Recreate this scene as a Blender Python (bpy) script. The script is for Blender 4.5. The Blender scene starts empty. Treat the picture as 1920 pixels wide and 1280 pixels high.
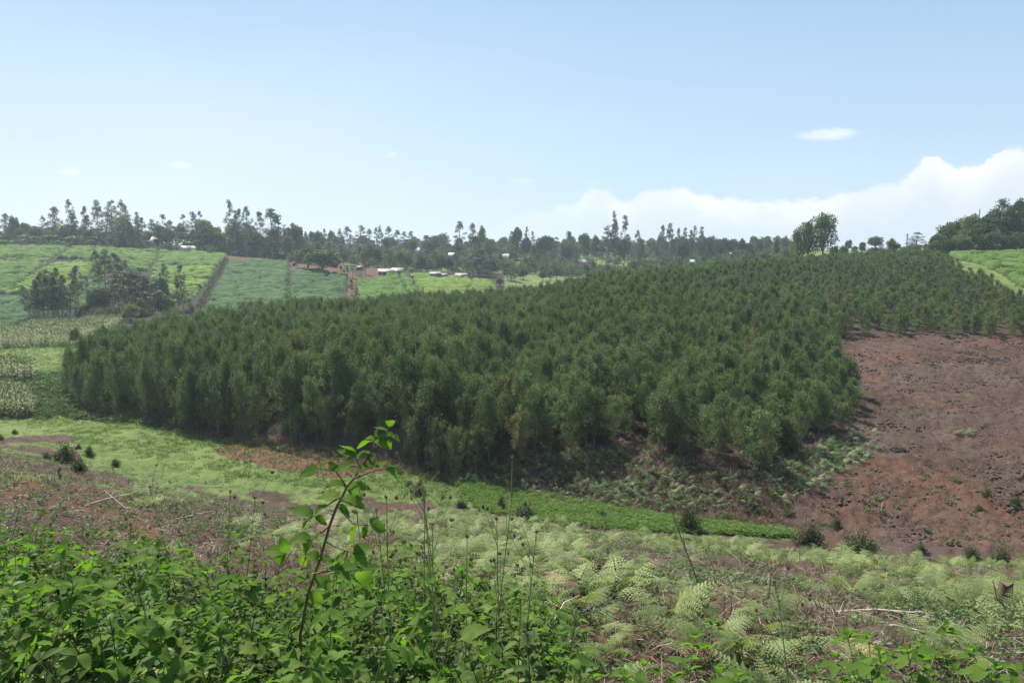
import bpy, math, random
import numpy as np
from mathutils import Vector, Matrix, Euler, Quaternion

# ------------------------------------------------------------------ camera, world, sun, exposure
FPX = 1493.0                       # focal length in photo pixels (1920 wide)
PITCH = math.atan(170 / FPX)       # horizon 170 px above the middle
CP, SP = math.cos(PITCH), math.sin(PITCH)
R_ = math.radians
S = bpy.context.scene
COL = S.collection

cam_d = bpy.data.cameras.new('camera')
cam_d.sensor_width = 36.0
cam_d.lens = 36.0 * FPX / 1920
cam_d.clip_start = 0.05
cam_d.clip_end = 20000
cam = bpy.data.objects.new('camera', cam_d)
cam.location = (0, 0, 0)
cam.rotation_euler = (math.pi / 2 - PITCH, 0, 0)
COL.objects.link(cam)
S.camera = cam

SUN_AZ = R_(-35)                   # from straight ahead, negative = left
SUN_EL = R_(55)
HAZE = 0.0003
world = bpy.data.worlds.new('World')
S.world = world
world.use_nodes = True

sun_d = bpy.data.lights.new('sun', 'SUN')
sun_d.energy = 5.0
sun_d.angle = R_(0.53)
sun_d.color = (1.0, 0.955, 0.88)
sun = bpy.data.objects.new('sun', sun_d)
sdir = Vector((math.sin(SUN_AZ) * math.cos(SUN_EL), math.cos(SUN_AZ) * math.cos(SUN_EL), math.sin(SUN_EL)))
sun.rotation_euler = sdir.to_track_quat('Z', 'Y').to_euler()
sun.location = (0, 0, 60)
COL.objects.link(sun)

S.view_settings.view_transform = 'Standard'
S.view_settings.look = 'None'
S.view_settings.exposure = 0.72
S.view_settings.gamma = 1
S.view_settings.use_curve_mapping = False
S.render.engine = 'CYCLES'
S.cycles.use_denoising = True
S.cycles.denoiser = 'OPENIMAGEDENOISE'
S.cycles.denoising_input_passes = 'RGB_ALBEDO_NORMAL'
S.cycles.denoising_prefilter = 'NONE'
S.cycles.use_adaptive_sampling = False
S.cycles.max_bounces = 6
S.cycles.diffuse_bounces = 2
S.cycles.glossy_bounces = 2
S.cycles.transmission_bounces = 4
S.cycles.transparent_max_bounces = 6
S.cycles.volume_bounces = 0
S.cycles.sample_clamp_indirect = 4


# ------------------------------------------------------------------ node helper
class NT:
    def __init__(s, tree):
        s.t = tree
        s.n = tree.nodes
        s.l = tree.links

    def add(s, typ, **kw):
        nd = s.n.new(typ)
        ins = kw.pop('ins', {})
        for k, v in kw.items():
            setattr(nd, k, v)
        for k, v in ins.items():
            s.put(nd.inputs[k], v)
        return nd

    def put(s, sock, v):
        if isinstance(v, bpy.types.NodeSocket):
            s.l.new(v, sock)
        else:
            sock.default_value = v

    def math(s, op, a, b=0.0, c=0.0, clamp=False):
        nd = s.n.new('ShaderNodeMath')
        nd.operation = op
        nd.use_clamp = clamp
        for i, v in enumerate((a, b, c)):
            s.put(nd.inputs[i], v)
        return nd.outputs[0]

    def mix(s, f, a, b, blend='MIX'):
        nd = s.n.new('ShaderNodeMix')
        nd.data_type = 'RGBA'
        nd.blend_type = blend
        s.put(nd.inputs[0], f)
        s.put(nd.inputs[6], a if isinstance(a, bpy.types.NodeSocket) else (*a[:3], 1))
        s.put(nd.inputs[7], b if isinstance(b, bpy.types.NodeSocket) else (*b[:3], 1))
        return nd.outputs[2]

    def ramp(s, f, lo, hi, a=0.0, b=1.0, smooth=True):
        nd = s.n.new('ShaderNodeMapRange')
        nd.interpolation_type = 'SMOOTHSTEP' if smooth else 'LINEAR'
        nd.clamp = True
        for i, v in enumerate((f, lo, hi, a, b)):
            s.put(nd.inputs[i], v)
        return nd.outputs[0]

    def noise(s, vec, scale, detail=4, rough=0.55, dist=0.0):
        nd = s.n.new('ShaderNodeTexNoise')
        if vec is not None:
            s.l.new(vec, nd.inputs['Vector'])
        nd.inputs['Scale'].default_value = scale
        nd.inputs['Detail'].default_value = detail
        nd.inputs['Roughness'].default_value = rough
        nd.inputs['Distortion'].default_value = dist
        return nd.outputs[0]

    def mapping(s, vec, scale=(1, 1, 1), rot=(0, 0, 0)):
        nd = s.n.new('ShaderNodeMapping')
        s.l.new(vec, nd.inputs[0])
        nd.inputs['Scale'].default_value = scale
        nd.inputs['Rotation'].default_value = rot
        return nd.outputs[0]


# ------------------------------------------------------------------ sky with a distant cumulus bank
def build_world():
    w = NT(world.node_tree)
    w.n.clear()
    out = w.add('ShaderNodeOutputWorld')
    bg = w.add('ShaderNodeBackground')
    bg.inputs[1].default_value = 0.088
    w.l.new(bg.outputs[0], out.inputs[0])
    sky = w.add('ShaderNodeTexSky', sky_type='NISHITA')
    sky.sun_disc = False
    sky.sun_elevation = SUN_EL
    sky.sun_rotation = SUN_AZ
    sky.altitude = 2000
    sky.air_density = 1.0
    sky.dust_density = 2.2
    sky.ozone_density = 0.7
    tc = w.add('ShaderNodeTexCoord').outputs['Generated']
    sep = w.add('ShaderNodeSeparateXYZ', ins={0: tc})
    az = w.math('ARCTAN2', sep.outputs[0], sep.outputs[1])
    el = w.math('ARCSINE', sep.outputs[2])
    # top of the cloud bank as elevation over azimuth
    tops = [(-400, 462), (700, 455), (900, 425), (980, 403), (1060, 385), (1095, 372), (1112, 352), (1135, 352), (1160, 376),
            (1190, 366), (1215, 354), (1260, 352), (1310, 366), (1360, 372), (1420, 374), (1500, 378), (1550, 366), (1600, 352),
            (1650, 346), (1690, 330), (1715, 306), (1750, 300), (1785, 320), (1815, 318), (1845, 294), (1885, 276), (1920, 282),
            (2000, 262), (2100, 285), (2250, 320), (2500, 350), (3200, 420)]
    fc = w.add('ShaderNodeFloatCurve')
    cm = fc.mapping
    c = cm.curves[0]
    A0, A1 = -1.2, 1.2
    pts = [((math.atan((px - 960) / FPX) - A0) / (A1 - A0), (470 - py) / FPX * math.cos(math.atan((px - 960) / FPX)) / 0.2) for px, py in tops]
    while len(c.points) < len(pts):
        c.points.new(0.5, 0.5)
    for i, (x, y) in enumerate(pts):
        c.points[i].location = (min(max(x, 0), 1), min(max(y, 0), 1))
        c.points[i].handle_type = 'AUTO'
    cm.use_clip = True
    cm.update()
    cloudv = w.mapping(tc, (1, 1, 1.5))
    n1 = w.noise(cloudv, 16, 7, 0.62, 0.3)
    n2 = w.noise(cloudv, 55, 5, 0.6)
    n3 = w.noise(cloudv, 7, 6, 0.55)
    azn = w.math('ADD', az, w.math('MULTIPLY', w.math('SUBTRACT', n1, 0.5), 0.04))
    t = w.math('DIVIDE', w.math('SUBTRACT', azn, A0), A1 - A0)
    w.l.new(t, fc.inputs[1])
    top = w.math('MULTIPLY', fc.outputs[0], 0.2)
    top = w.math('ADD', top, w.math('MULTIPLY', w.math('SUBTRACT', n2, 0.5), 0.018))
    top = w.math('ADD', top, w.math('MULTIPLY', w.math('SUBTRACT', n1, 0.5), 0.022))
    dd = w.math('SUBTRACT', top, el)
    dens = w.ramp(dd, -0.0015, 0.007)
    dens = w.math('MULTIPLY', dens, w.ramp(az, -0.12, 0.22, 0.0, 0.78))
    strong = w.ramp(az, 0.38, 0.52)
    dens = w.math('ADD', dens, w.math('MULTIPLY', w.math('MULTIPLY', w.ramp(dd, -0.001, 0.004), strong), 0.2), clamp=True)
    # inside: lit lumps near the tops, greyer body below
    lump = w.ramp(w.math('ADD', w.math('MULTIPLY', n1, 0.6), w.math('MULTIPLY', n3, 0.4)), 0.36, 0.62)
    body = w.ramp(dd, 0.0, 0.055, 1.0, 0.0)
    lit = w.math('MAXIMUM', w.math('MULTIPLY', lump, body), w.math('MULTIPLY', body, 0.45), clamp=True)
    ccol = w.mix(lit, (5.5, 6.15, 6.95), (7.8, 7.9, 8.05))
    skyc = sky.outputs[0]
    # faint veil over the whole lower sky, thicker to the left
    veil = w.ramp(el, 0.0, 0.42, 0.66, 0.0)
    skyc = w.mix(0.62, skyc, (2.95, 4.75, 6.5))
    veil = w.math('MULTIPLY', veil, w.ramp(az, -.5, .35, 1.25, .62))
    veil = w.math('MULTIPLY', veil, w.ramp(w.noise(w.mapping(tc, (1, 1, 3)), 2.2, 5, 0.5), 0.25, 0.8, 0.75, 1.1))
    skyc = w.mix(veil, skyc, (6.1, 6.75, 7.3))
    col = w.mix(dens, skyc, ccol)
    # small separate wisps
    for (px, py, rx, ry, amt) in ((1538, 258, 0.036, 0.0078, 0.62), (737, 295, 0.009, 0.005, 0.35), (350, 315, 0.014, 0.005, 0.3),
                                  (143, 326, 0.013, 0.005, 0.3), (975, 343, 0.02, 0.004, 0.22), (2350, 180, 0.05, 0.012, 0.5)):
        a0 = math.atan((px - 960) / FPX)
        e0 = math.atan((470 - py) / FPX * math.cos(a0))
        ua = w.math('DIVIDE', w.math('SUBTRACT', w.math('ADD', az, w.math('MULTIPLY', w.math('SUBTRACT', n2, 0.5), 0.02)), a0), rx)
        ue = w.math('DIVIDE', w.math('SUBTRACT', w.math('ADD', el, w.math('MULTIPLY', w.math('SUBTRACT', n2, 0.5), 0.012)), e0), ry)
        r2 = w.math('ADD', w.math('MULTIPLY', ua, ua), w.math('MULTIPLY', ue, ue))
        r2 = w.math('ADD', r2, w.math('MULTIPLY', w.math('SUBTRACT', n1, 0.5), 1.6))
        f = w.ramp(r2, 1.2, -0.1, 0.0, amt)
        col = w.mix(f, col, (7.6, 7.8, 8.1))
    w.l.new(col, bg.inputs[0])


build_world()

# ------------------------------------------------------------------ numeric helpers
rng = np.random.default_rng(11)
random.seed(5)
_perm = np.random.default_rng(3).random((256, 256))


def vnoise(x, y):
    xi = np.floor(x).astype(np.int64)
    yi = np.floor(y).astype(np.int64)
    fx = x - xi
    fy = y - yi
    fx = fx * fx * (3 - 2 * fx)
    fy = fy * fy * (3 - 2 * fy)
    a = _perm[xi & 255, yi & 255]
    b = _perm[(xi + 1) & 255, yi & 255]
    c = _perm[xi & 255, (yi + 1) & 255]
    d = _perm[(xi + 1) & 255, (yi + 1) & 255]
    return (a * (1 - fx) + b * fx) * (1 - fy) + (c * (1 - fx) + d * fx) * fy


def fbm(x, y, octs=4, gain=0.5):
    x = np.asarray(x, float)
    y = np.asarray(y, float)
    t = 0
    amp = 1
    s = 0
    for i in range(octs):
        t = t + amp * vnoise(x * 2 ** i + 17.3 * i, y * 2 ** i + 9.1 * i)
        s += amp
        amp *= gain
    return t / s


def sstep(x, a, b):
    t = np.clip((x - a) / (b - a), 0, 1)
    return t * t * (3 - 2 * t)


def pchip(x, y, xq):
    h = np.diff(x)
    d = np.diff(y) / h
    m = np.zeros_like(y)
    for i in range(1, len(x) - 1):
        if d[i - 1] * d[i] > 0:
            w1 = 2 * h[i] + h[i - 1]
            w2 = h[i] + 2 * h[i - 1]
            m[i] = (w1 + w2) / (w1 / d[i - 1] + w2 / d[i])
    m[0], m[-1] = d[0], d[-1]
    k = np.clip(np.searchsorted(x, xq, side='right') - 1, 0, len(x) - 2)
    t = (xq - x[k]) / h[k]
    t = np.clip(t, 0, 1)
    t2, t3 = t * t, t * t * t
    return ((2 * t3 - 3 * t2 + 1) * y[k] + (t3 - 2 * t2 + t) * h[k] * m[k] + (-2 * t3 + 3 * t2) * y[k + 1] + (t3 - t2) * h[k] * m[k + 1])


def Zof(py, Y):
    v = (640 - py) / FPX
    return Y * (v * CP - SP) / (CP + v * SP)


def Yof(py, Z):
    v = (640 - py) / FPX
    return Z / ((v * CP - SP) / (CP + v * SP))


def project(x, y, z):
    """world point -> photo pixel"""
    d = y * CP - z * SP
    d = np.where(d > 0.05, d, 0.05)
    return 960 + FPX * x / d, 640 - FPX * (y * SP + z * CP) / d


# ------------------------------------------------------------------ the terrain as a height field
PX = [-900, -300, 0, 150, 300, 600, 900, 1200, 1500, 1700, 1900, 2300, 3000]
VZ = -16.5
Y4 = [930, 930, 935, 958, 985, 1040, 1045, 1075, 1095, 1108, 1125, 1140, 1150]
Y5 = [868, 872, 880, 900, 925, 975, 985, 1012, 1035, 1050, 1066, 1080, 1090]
FOOT = [765, 775, 790, 832, 878, 930, 945, 985, 1010, 1026, 1045, 1060, 1070]
TOE = [None, None, None, 776, 802, 846, 915, 966, 1001, 1018, 1037, 1052, 1062]
BANK = [(112, -16.3), (112, -16.3), (106, -16.4), (84.5, -15.6), (77.5, -14.9), (68.5, -14.3), (58.5, -13.9), (55.5, -14.2),
        (50.5, -14.8), (48.5, -15.4), (47, -15.5), (46, -15.5), (46, -15.5)]
MID = [(127, -16.2), (127, -16.3), (120, -16.4), (97, -14.9), (98, -13.9), (97, -12.0), (95, -11.5), (95, -9.5), (96, -9.9),
       (96, -9.9), (96, -9.9), (96, -9), (96, -8)]
RIDGE = [(147, -16), (147, -16.3), (142, -16.4), (108, -15.0), (115, -13.9), (130, Zof(614, 130)), (140, Zof(591, 140)), (145, Zof(536, 145)), (165, Zof(500, 165)),
         (180, Zof(486, 180)), (187, Zof(478, 187)), (190, 2), (190, 4)]
BACK = [(177, -15), (177, -16), (172, -16.3), (165, -16), (170, -16), (180, -14.5), (190, -14), (220, -12), (235, -6), (215, -2.0),
        (210, -.6), (230, 4), (230, 6)]
TEAT = [(320, 2), (320, Zof(463, 320)), (320, Zof(462, 320)), (320, Zof(464, 320)), (318, Zof(471, 318)), (285, Zof(503, 285)),
        (300, Zof(517, 300)), (390, Zof(503, 390)), (330, -3), (260, .3), (240, 1.4), (260, 5), (260, 7)]
FARR = [(450, 3.5), (450, 3.2), (450, 3), (440, 2.8), (430, 2.5), (480, -.5), (520, -.5), (540, -.3), (500, 0), (420, .4), (350, 1.8),
        (350, 5), (350, 7)]


def build_grid():
    ang = np.array([math.atan((p - 960) / FPX) for p in PX])
    rows = []
    for i, p in enumerate(PX):
        ca = math.cos(ang[i])
        L = [(0.01, -1.65), (1.2, -1.75), (2.2, -2.15), (3.5, -2.75), (6, -2.95 - 0.35 * i / 12), (12, Zof(Y4[i], 12)), (25, Zof(Y5[i], 25))]
        L.append((Yof(FOOT[i], VZ), VZ))
        if TOE[i] is None:
            L.append((L[-1][0] + 22, VZ))
        else:
            L.append((Yof(TOE[i], VZ) + 0.6, VZ))
        L += [BANK[i], MID[i], RIDGE[i], BACK[i], TEAT[i], FARR[i], (900, 0.8), (4500, 0)]
        rows.append([(y / ca, z) for y, z in L])
    A = np.array(rows)                                   # columns, layers, 2
    aq = np.radians(np.linspace(-180, 180, 1441))
    ac = np.clip(aq, ang[0], ang[-1])
    nl = A.shape[1]
    T = np.zeros((len(aq), nl, 2))
    for l in range(nl):
        for k in range(2):
            T[:, l, k] = pchip(ang, A[:, l, k], ac)
    rq = np.concatenate([[0], np.geomspace(0.4, 4500, 1500)])
    G = np.zeros((len(aq), len(rq)))
    for j in range(len(aq)):
        G[j] = pchip(T[j, :, 0], T[j, :, 1], rq)
    w = sstep(np.abs(aq), R_(95), R_(150))[:, None]
    G = G * (1 - w) + (-1.7 + 0 * rq)[None, :] * w
    return aq, rq, G


_AQ, _RQ, _G = build_grid()


def H0(x, y):
    x = np.asarray(x, float)
    y = np.asarray(y, float)
    a = np.arctan2(x, y)
    r = np.hypot(x, y)
    fa = (a + math.pi) / (2 * math.pi) * (len(_AQ) - 1)
    ia = np.clip(fa.astype(int), 0, len(_AQ) - 2)
    fa = fa - ia
    lr = np.log(np.maximum(r, 0.4) / 0.4) / math.log(4500 / 0.4) * 1499
    ir = np.clip(lr.astype(int), 0, 1498)
    fr = np.clip(lr - ir, 0, 1)
    ir = ir + 1
    g = (_G[ia, ir] * (1 - fr) + _G[ia, ir + 1] * fr) * (1 - fa) + (_G[ia + 1, ir] * (1 - fr) + _G[ia + 1, ir + 1] * fr) * fa
    return g


def inpoly(px, py, poly):
    px = np.asarray(px, float)
    py = np.asarray(py, float)
    c = np.zeros(px.shape, bool)
    n = len(poly)
    for i in range(n):
        x1, y1 = poly[i]
        x2, y2 = poly[(i + 1) % n]
        if y1 == y2:
            continue
        c ^= ((y1 > py) != (y2 > py)) & (px < (x2 - x1) * (py - y1) / (y2 - y1) + x1)
    return c


PLANT = [(112, 738), (140, 760), (200, 778), (300, 798), (400, 817), (520, 826), (640, 846), (750, 874), (860, 900), (930, 872), (1000, 856), (1080, 858),
         (1130, 838), (1170, 822), (1210, 846), (1300, 868), (1370, 878), (1430, 884), (1470, 862), (1500, 842), (1560, 818), (1606, 800), (1604, 762), (1575, 700), (1545, 655), (1560, 640),
         (1700, 630), (1850, 634), (2100, 637), (2200, 622), (2000, 585), (1900, 562), (1860, 538), (1810, 515), (1770, 490), (1740, 480), (1600, 482), (1500, 490),
         (1300, 515), (1200, 528), (1100, 545), (1000, 565), (900, 582), (700, 600), (500, 618), (400, 632), (350, 642), (300, 648), (250, 665), (200, 685), (150, 705), (118, 718)]
BARE = [(1540, 625), (2400, 615), (2400, 1050), (1900, 1036), (1700, 1016), (1640, 1012), (1560, 1000), (1480, 940), (1500, 850), (1620, 800)]
REDF = [(398, 846), (425, 826), (470, 812), (520, 818), (600, 836), (700, 862), (745, 880), (690, 892), (600, 893), (500, 876), (430, 860)]


def zones(x, y, z):
    """surface character at ground points: grass, red soil, litter (0..1)"""
    px, py = project(x, y, z)
    px = px + (fbm(x * .35, y * .35, 3) - .5) * 26
    py = py + (fbm(x * .3 + 40, y * .3, 3) - .5) * 14
    ang = np.arctan2(x, y)
    angp = np.array([math.atan((p - 960) / FPX) for p in PX])
    foot = np.interp(ang, angp, [Yof(f, VZ) for f in FOOT]) / 1.0
    toe = np.interp(ang, angp, [150, 150, 150] + [Yof(t, VZ) for t in TOE[3:]])
    jit = (fbm(x * .5, y * .5, 4) - .5)
    near = sstep(y, foot + jit * 5 + 0.6, foot + jit * 5 - 0.6)
    valley = (1 - near) * sstep(y, toe + jit * 2.5 + 0.5, toe + jit * 2.5 - 0.5)
    valley = valley * sstep(px, 1540, 1440)
    leftf = (px < 250) & (y > 85) & (y < 330)
    plant = inpoly(px, py, PLANT) & (y > 40) & (y < np.interp(px, [0, 300, 900, 1500, 1900], [112, 124, 150, 178, 200]))
    bare = inpoly(px, py, BARE) & (y > 38) & (y < 120)
    redf = inpoly(px, py, REDF) & (y > 50) & (y < 80)
    far = y > 205
    grass = valley.copy()
    near = np.where((px > 150) & (px < 1000) & (py < np.interp(px, [150, 400, 600, 1000], [880, 912, 926, 948])) & (y > 45), near * .35, near)
    grass = np.maximum(grass, np.where((px > 150) & (px < 1000) & (py < np.interp(px, [150, 400, 600, 1000], [880, 912, 926, 948])) & (y > 45) & (y < 90) & (near > 0), .9, 0))
    grass = np.where(leftf, 0.9, grass)
    grass = np.where(far, 0.75, grass)
    grass = np.where((y > 110) & (px > 1745) & (py < 560), .85, grass)
    tea = (y > 155) & (y < 318) & (px < 945) & (py > 460)
    grass = np.where(tea, .42, grass)
    grass = np.where(plant | bare | redf, 0, grass)
    soil = np.where(redf, 0.95, 0.0)
    n = fbm(x * .12 + 5, y * .12 + 9, 4)
    soil = np.where(bare, 0.08 + .42 * sstep(n, .52, .70), soil)
    # red patches on the near slope, mostly at the left
    nearsoil = near * sstep(fbm(x * .22 + 3, y * .13 + 1, 4), .50, .62) * np.where((px < 300) & (py > 850), 1.0, np.where(px < 700, .25, 0.5))
    soil = np.maximum(soil, nearsoil)
    reds = [[(425, 466), (548, 468), (552, 492), (430, 490)], [(545, 488), (640, 490), (650, 520), (548, 512)], [(648, 510), (668, 512), (668, 560), (652, 560)],
            [(668, 498), (720, 498), (735, 516), (690, 530)], [(145, 596), (178, 598), (172, 608), (140, 606)]]
    for q in reds:
        m = inpoly(px, py, q) & (y > 150) & (y < 340)
        soil = np.where(m, .6, soil)
        grass = np.where(m, 0, grass)
    litter = np.where(near > .5, 0.75 - 0.55 * sstep(n, .52, .68), 0.45)
    litter = np.where(plant, 0.6, litter)
    litter = np.where(bare, 0.7 * sstep(fbm(x * .3 + 50, y * .3, 4), .35, .7), litter)
    # green tinge over the near slope
    grass = np.maximum(grass, near * np.where(px < 800, .66, .55) * sstep(fbm(x * .28 + 80, y * .2, 4) + .13 * ((px < 800) & (px > 240) & (py < 945)), .46, .62))
    return np.clip(grass, 0, 1), np.clip(soil, 0, 1), np.clip(litter, 0, 1), near, valley, plant, bare, redf


def H(x, y):
    """ground height with its smaller unevenness"""
    x = np.asarray(x, float)
    y = np.asarray(y, float)
    r = np.hypot(x, y)
    z = H0(x, y)
    z = z + (fbm(x * .09, y * .09, 3) - .5) * 0.9 * sstep(r, 12, 40) * (1 - sstep(r, 45, 60) * 0.35)
    z = z + (fbm(x * .7 + 9, y * .7, 3) - .5) * 0.22 * sstep(r, 3, 9)
    return z


def cast(px, py, ymin=2.5, ymax=700):
    """first ground point seen through a photo pixel"""
    u = (px - 960) / FPX
    v = (640 - py) / FPX
    dx, dy, dz = u, CP + v * SP, v * CP - SP
    Y = np.geomspace(ymin, ymax, 1600)
    k = Y / dy
    g = H(dx * k, Y) - dz * k
    i = np.nonzero(g > 0)[0]
    if len(i) == 0:
        return None
    j = i[0]
    return float(dx * k[j]), float(Y[j]), float(H(dx * k[j], Y[j]))


def at(px, Y):
    """ground point on the image column px at forward distance Y"""
    z = -3.0
    for _ in range(4):
        x = (px - 960) / FPX * (Y * CP - z * SP)
        z = float(H(x, Y))
    return x, Y, z


# ------------------------------------------------------------------ mesh and object helpers
def mesh_np(name, verts, faces, mat=None, mats=None, midx=None, smooth=False):
    """verts (N,3); faces: one (M,k) array or a list of such arrays"""
    me = bpy.data.meshes.new(name)
    verts = np.asarray(verts, np.float32)
    fl = faces if isinstance(faces, list) else [faces]
    fl = [np.asarray(f, np.int32) for f in fl if len(f)]
    loops = np.concatenate([f.ravel() for f in fl])
    totals = np.concatenate([np.full(len(f), f.shape[1], np.int32) for f in fl])
    starts = np.concatenate([[0], np.cumsum(totals)[:-1]]).astype(np.int32)
    me.vertices.add(len(verts))
    me.vertices.foreach_set('co', verts.ravel())
    me.loops.add(len(loops))
    me.loops.foreach_set('vertex_index', loops)
    me.polygons.add(len(totals))
    me.polygons.foreach_set('loop_start', starts)
    me.polygons.foreach_set('loop_total', totals)
    if smooth:
        me.polygons.foreach_set('use_smooth', np.ones(len(totals), bool))
    if mats:
        for m in mats:
            me.materials.append(m)
        if midx is not None:
            me.polygons.foreach_set('material_index', np.asarray(midx, np.int32))
    elif mat:
        me.materials.append(mat)
    me.update(calc_edges=True)
    return me


def ob(name, data, parent=None, loc=None, rot=None, scale=None, kind=None, link=True):
    o = bpy.data.objects.new(name, data)
    if link:
        COL.objects.link(o)
    if parent is not None:
        o.parent = parent
    if loc is not None:
        o.location = loc
    if rot is not None:
        o.rotation_euler = rot
    if scale is not None:
        o.scale = scale
    if kind:
        o['kind'] = kind
    return o


def tag(o, label, cat=None, group=None, kind=None):
    o['label'] = label
    if cat:
        o['category'] = cat
    if group:
        o['group'] = group
    if kind:
        o['kind'] = kind
    return o


class Geo:
    """collects pieces of geometry for one mesh"""
    def __init__(s):
        s.v = []
        s.f3 = []
        s.f4 = []
        s.n = 0

    def add(s, v, f):
        v = np.asarray(v, float).reshape(-1, 3)
        f = np.asarray(f, int)
        (s.f3 if f.shape[1] == 3 else s.f4).append(f + s.n)
        s.v.append(v)
        s.n += len(v)

    def tube(s, pts, radii, k=6, cap=True):
        pts = np.asarray(pts, float)
        n = len(pts)
        tan = np.gradient(pts, axis=0)
        tan /= np.linalg.norm(tan, axis=1)[:, None] + 1e-9
        ref = np.array([0.31, 0.95, 0.05])
        vs = []
        for i in range(n):
            a = np.cross(tan[i], ref)
            a /= np.linalg.norm(a) + 1e-9
            b = np.cross(tan[i], a)
            th = np.arange(k) * 2 * math.pi / k
            vs.append(pts[i] + radii[i] * (np.cos(th)[:, None] * a + np.sin(th)[:, None] * b))
        vs = np.concatenate(vs)
        f = []
        for i in range(n - 1):
            for j in range(k):
                f.append((i * k + j, i * k + (j + 1) % k, (i + 1) * k + (j + 1) % k, (i + 1) * k + j))
        s.add(vs, f)
        if cap:
            s.add(np.vstack([vs[-k:], pts[-1:] + tan[-1] * radii[-1]]), [(j, (j + 1) % k, k) for j in range(k)])
            s.add(np.vstack([vs[:k], pts[:1]]), [((j + 1) % k, j, k) for j in range(k)])

    def box(s, c, size, rotz=0.0):
        c = np.array(c, float)
        hx, hy, hz = [q / 2 for q in size]
        v = np.array([(-hx, -hy, -hz), (hx, -hy, -hz), (hx, hy, -hz), (-hx, hy, -hz), (-hx, -hy, hz), (hx, -hy, hz), (hx, hy, hz), (-hx, hy, hz)])
        cr, sr = math.cos(rotz), math.sin(rotz)
        v = np.stack([v[:, 0] * cr - v[:, 1] * sr, v[:, 0] * sr + v[:, 1] * cr, v[:, 2]], 1) + c
        s.add(v, [(0, 3, 2, 1), (4, 5, 6, 7), (0, 1, 5, 4), (1, 2, 6, 5), (2, 3, 7, 6), (3, 0, 4, 7)])

    def mesh(s, name, mat, smooth=False):
        fl = []
        if s.f3:
            fl.append(np.concatenate(s.f3))
        if s.f4:
            fl.append(np.concatenate(s.f4))
        return mesh_np(name, np.concatenate(s.v), fl, mat, smooth=smooth)


def leaf_quads(g, P, D, L, W, rs, bend=0.0):
    """diamond leaf cards: base points P, directions D (unit), length L, width W"""
    n = len(P)
    r = rs.normal(size=(n, 3))
    side = np.cross(D, r)
    side /= np.linalg.norm(side, axis=1)[:, None] + 1e-9
    L = np.broadcast_to(L, (n,))[:, None]
    W = np.broadcast_to(W, (n,))[:, None]
    v = np.stack([P, P + D * L * .45 + side * W * .5, P + D * L, P + D * L * .45 - side * W * .5], 1).reshape(-1, 3)
    f = np.arange(n * 4).reshape(n, 4)
    g.add(v, f)


def unit(v):
    return v / (np.linalg.norm(v, axis=-1, keepdims=True) + 1e-9)


# ------------------------------------------------------------------ geometry-nodes scatter, for what nobody could count
def scatter(name, pts, sources, scale, label, tilt=0.12, seed=0, rotz=None, scalez=None):
    rs = np.random.default_rng(seed)
    n = len(pts)
    me = bpy.data.meshes.new(name)
    me.vertices.add(n)
    me.vertices.foreach_set('co', np.asarray(pts, np.float32).ravel())
    rot = np.stack([rs.normal(0, tilt, n), rs.normal(0, tilt, n), rs.uniform(0, 6.283, n) if rotz is None else rotz], 1)
    sc = np.broadcast_to(scale, (n,))
    scz = sc if scalez is None else scalez
    for nm, typ, arr, key in (('rot', 'FLOAT_VECTOR', rot, 'vector'), ('scl', 'FLOAT_VECTOR', np.stack([sc, sc, scz], 1), 'vector')):
        at_ = me.attributes.new(nm, typ, 'POINT')
        at_.data.foreach_set(key, np.ascontiguousarray(arr, np.float32).ravel())
    at_ = me.attributes.new('idx', 'INT', 'POINT')
    at_.data.foreach_set('value', rs.integers(0, len(sources), n).astype(np.int32))
    o = ob(name, me)
    tag(o, label, kind='stuff')
    ng = bpy.data.node_groups.new(name + '_nodes', 'GeometryNodeTree')
    ng.interface.new_socket('Geometry', in_out='INPUT', socket_type='NodeSocketGeometry')
    ng.interface.new_socket('Geometry', in_out='OUTPUT', socket_type='NodeSocketGeometry')
    N, L = ng.nodes, ng.links
    gi = N.new('NodeGroupInput')
    go = N.new('NodeGroupOutput')
    iop = N.new('GeometryNodeInstanceOnPoints')
    jn = N.new('GeometryNodeJoinGeometry')
    for src in sources:
        if len(src) == 1:
            oi = N.new('GeometryNodeObjectInfo')
            oi.transform_space = 'ORIGINAL'
            oi.inputs['Object'].default_value = src[0]
            oi.inputs['As Instance'].default_value = True
            L.new(oi.outputs['Geometry'], jn.inputs[0])
        else:
            j2 = N.new('GeometryNodeJoinGeometry')
            for so in src:
                oi = N.new('GeometryNodeObjectInfo')
                oi.transform_space = 'ORIGINAL'
                oi.inputs['Object'].default_value = so
                oi.inputs['As Instance'].default_value = False
                L.new(oi.outputs['Geometry'], j2.inputs[0])
            g2 = N.new('GeometryNodeGeometryToInstance')
            L.new(j2.outputs[0], g2.inputs[0])
            L.new(g2.outputs[0], jn.inputs[0])
    L.new(gi.outputs[0], iop.inputs['Points'])
    L.new(jn.outputs[0], iop.inputs['Instance'])
    iop.inputs['Pick Instance'].default_value = True

    def attr(nm, dt):
        a = N.new('GeometryNodeInputNamedAttribute')
        a.data_type = dt
        a.inputs[0].default_value = nm
        return a.outputs[0]
    L.new(attr('idx', 'INT'), iop.inputs['Instance Index'])
    L.new(attr('rot', 'FLOAT_VECTOR'), iop.inputs['Rotation'])
    L.new(attr('scl', 'FLOAT_VECTOR'), iop.inputs['Scale'])
    L.new(iop.outputs[0], go.inputs[0])
    m = o.modifiers.new('scatter', 'NODES')
    m.node_group = ng
    return o


# ------------------------------------------------------------------ materials
def new_mat(name):
    m = bpy.data.materials.new(name)
    m.use_nodes = True
    t = NT(m.node_tree)
    t.n.clear()
    out = t.add('ShaderNodeOutputMaterial')
    return m, t, out


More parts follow.
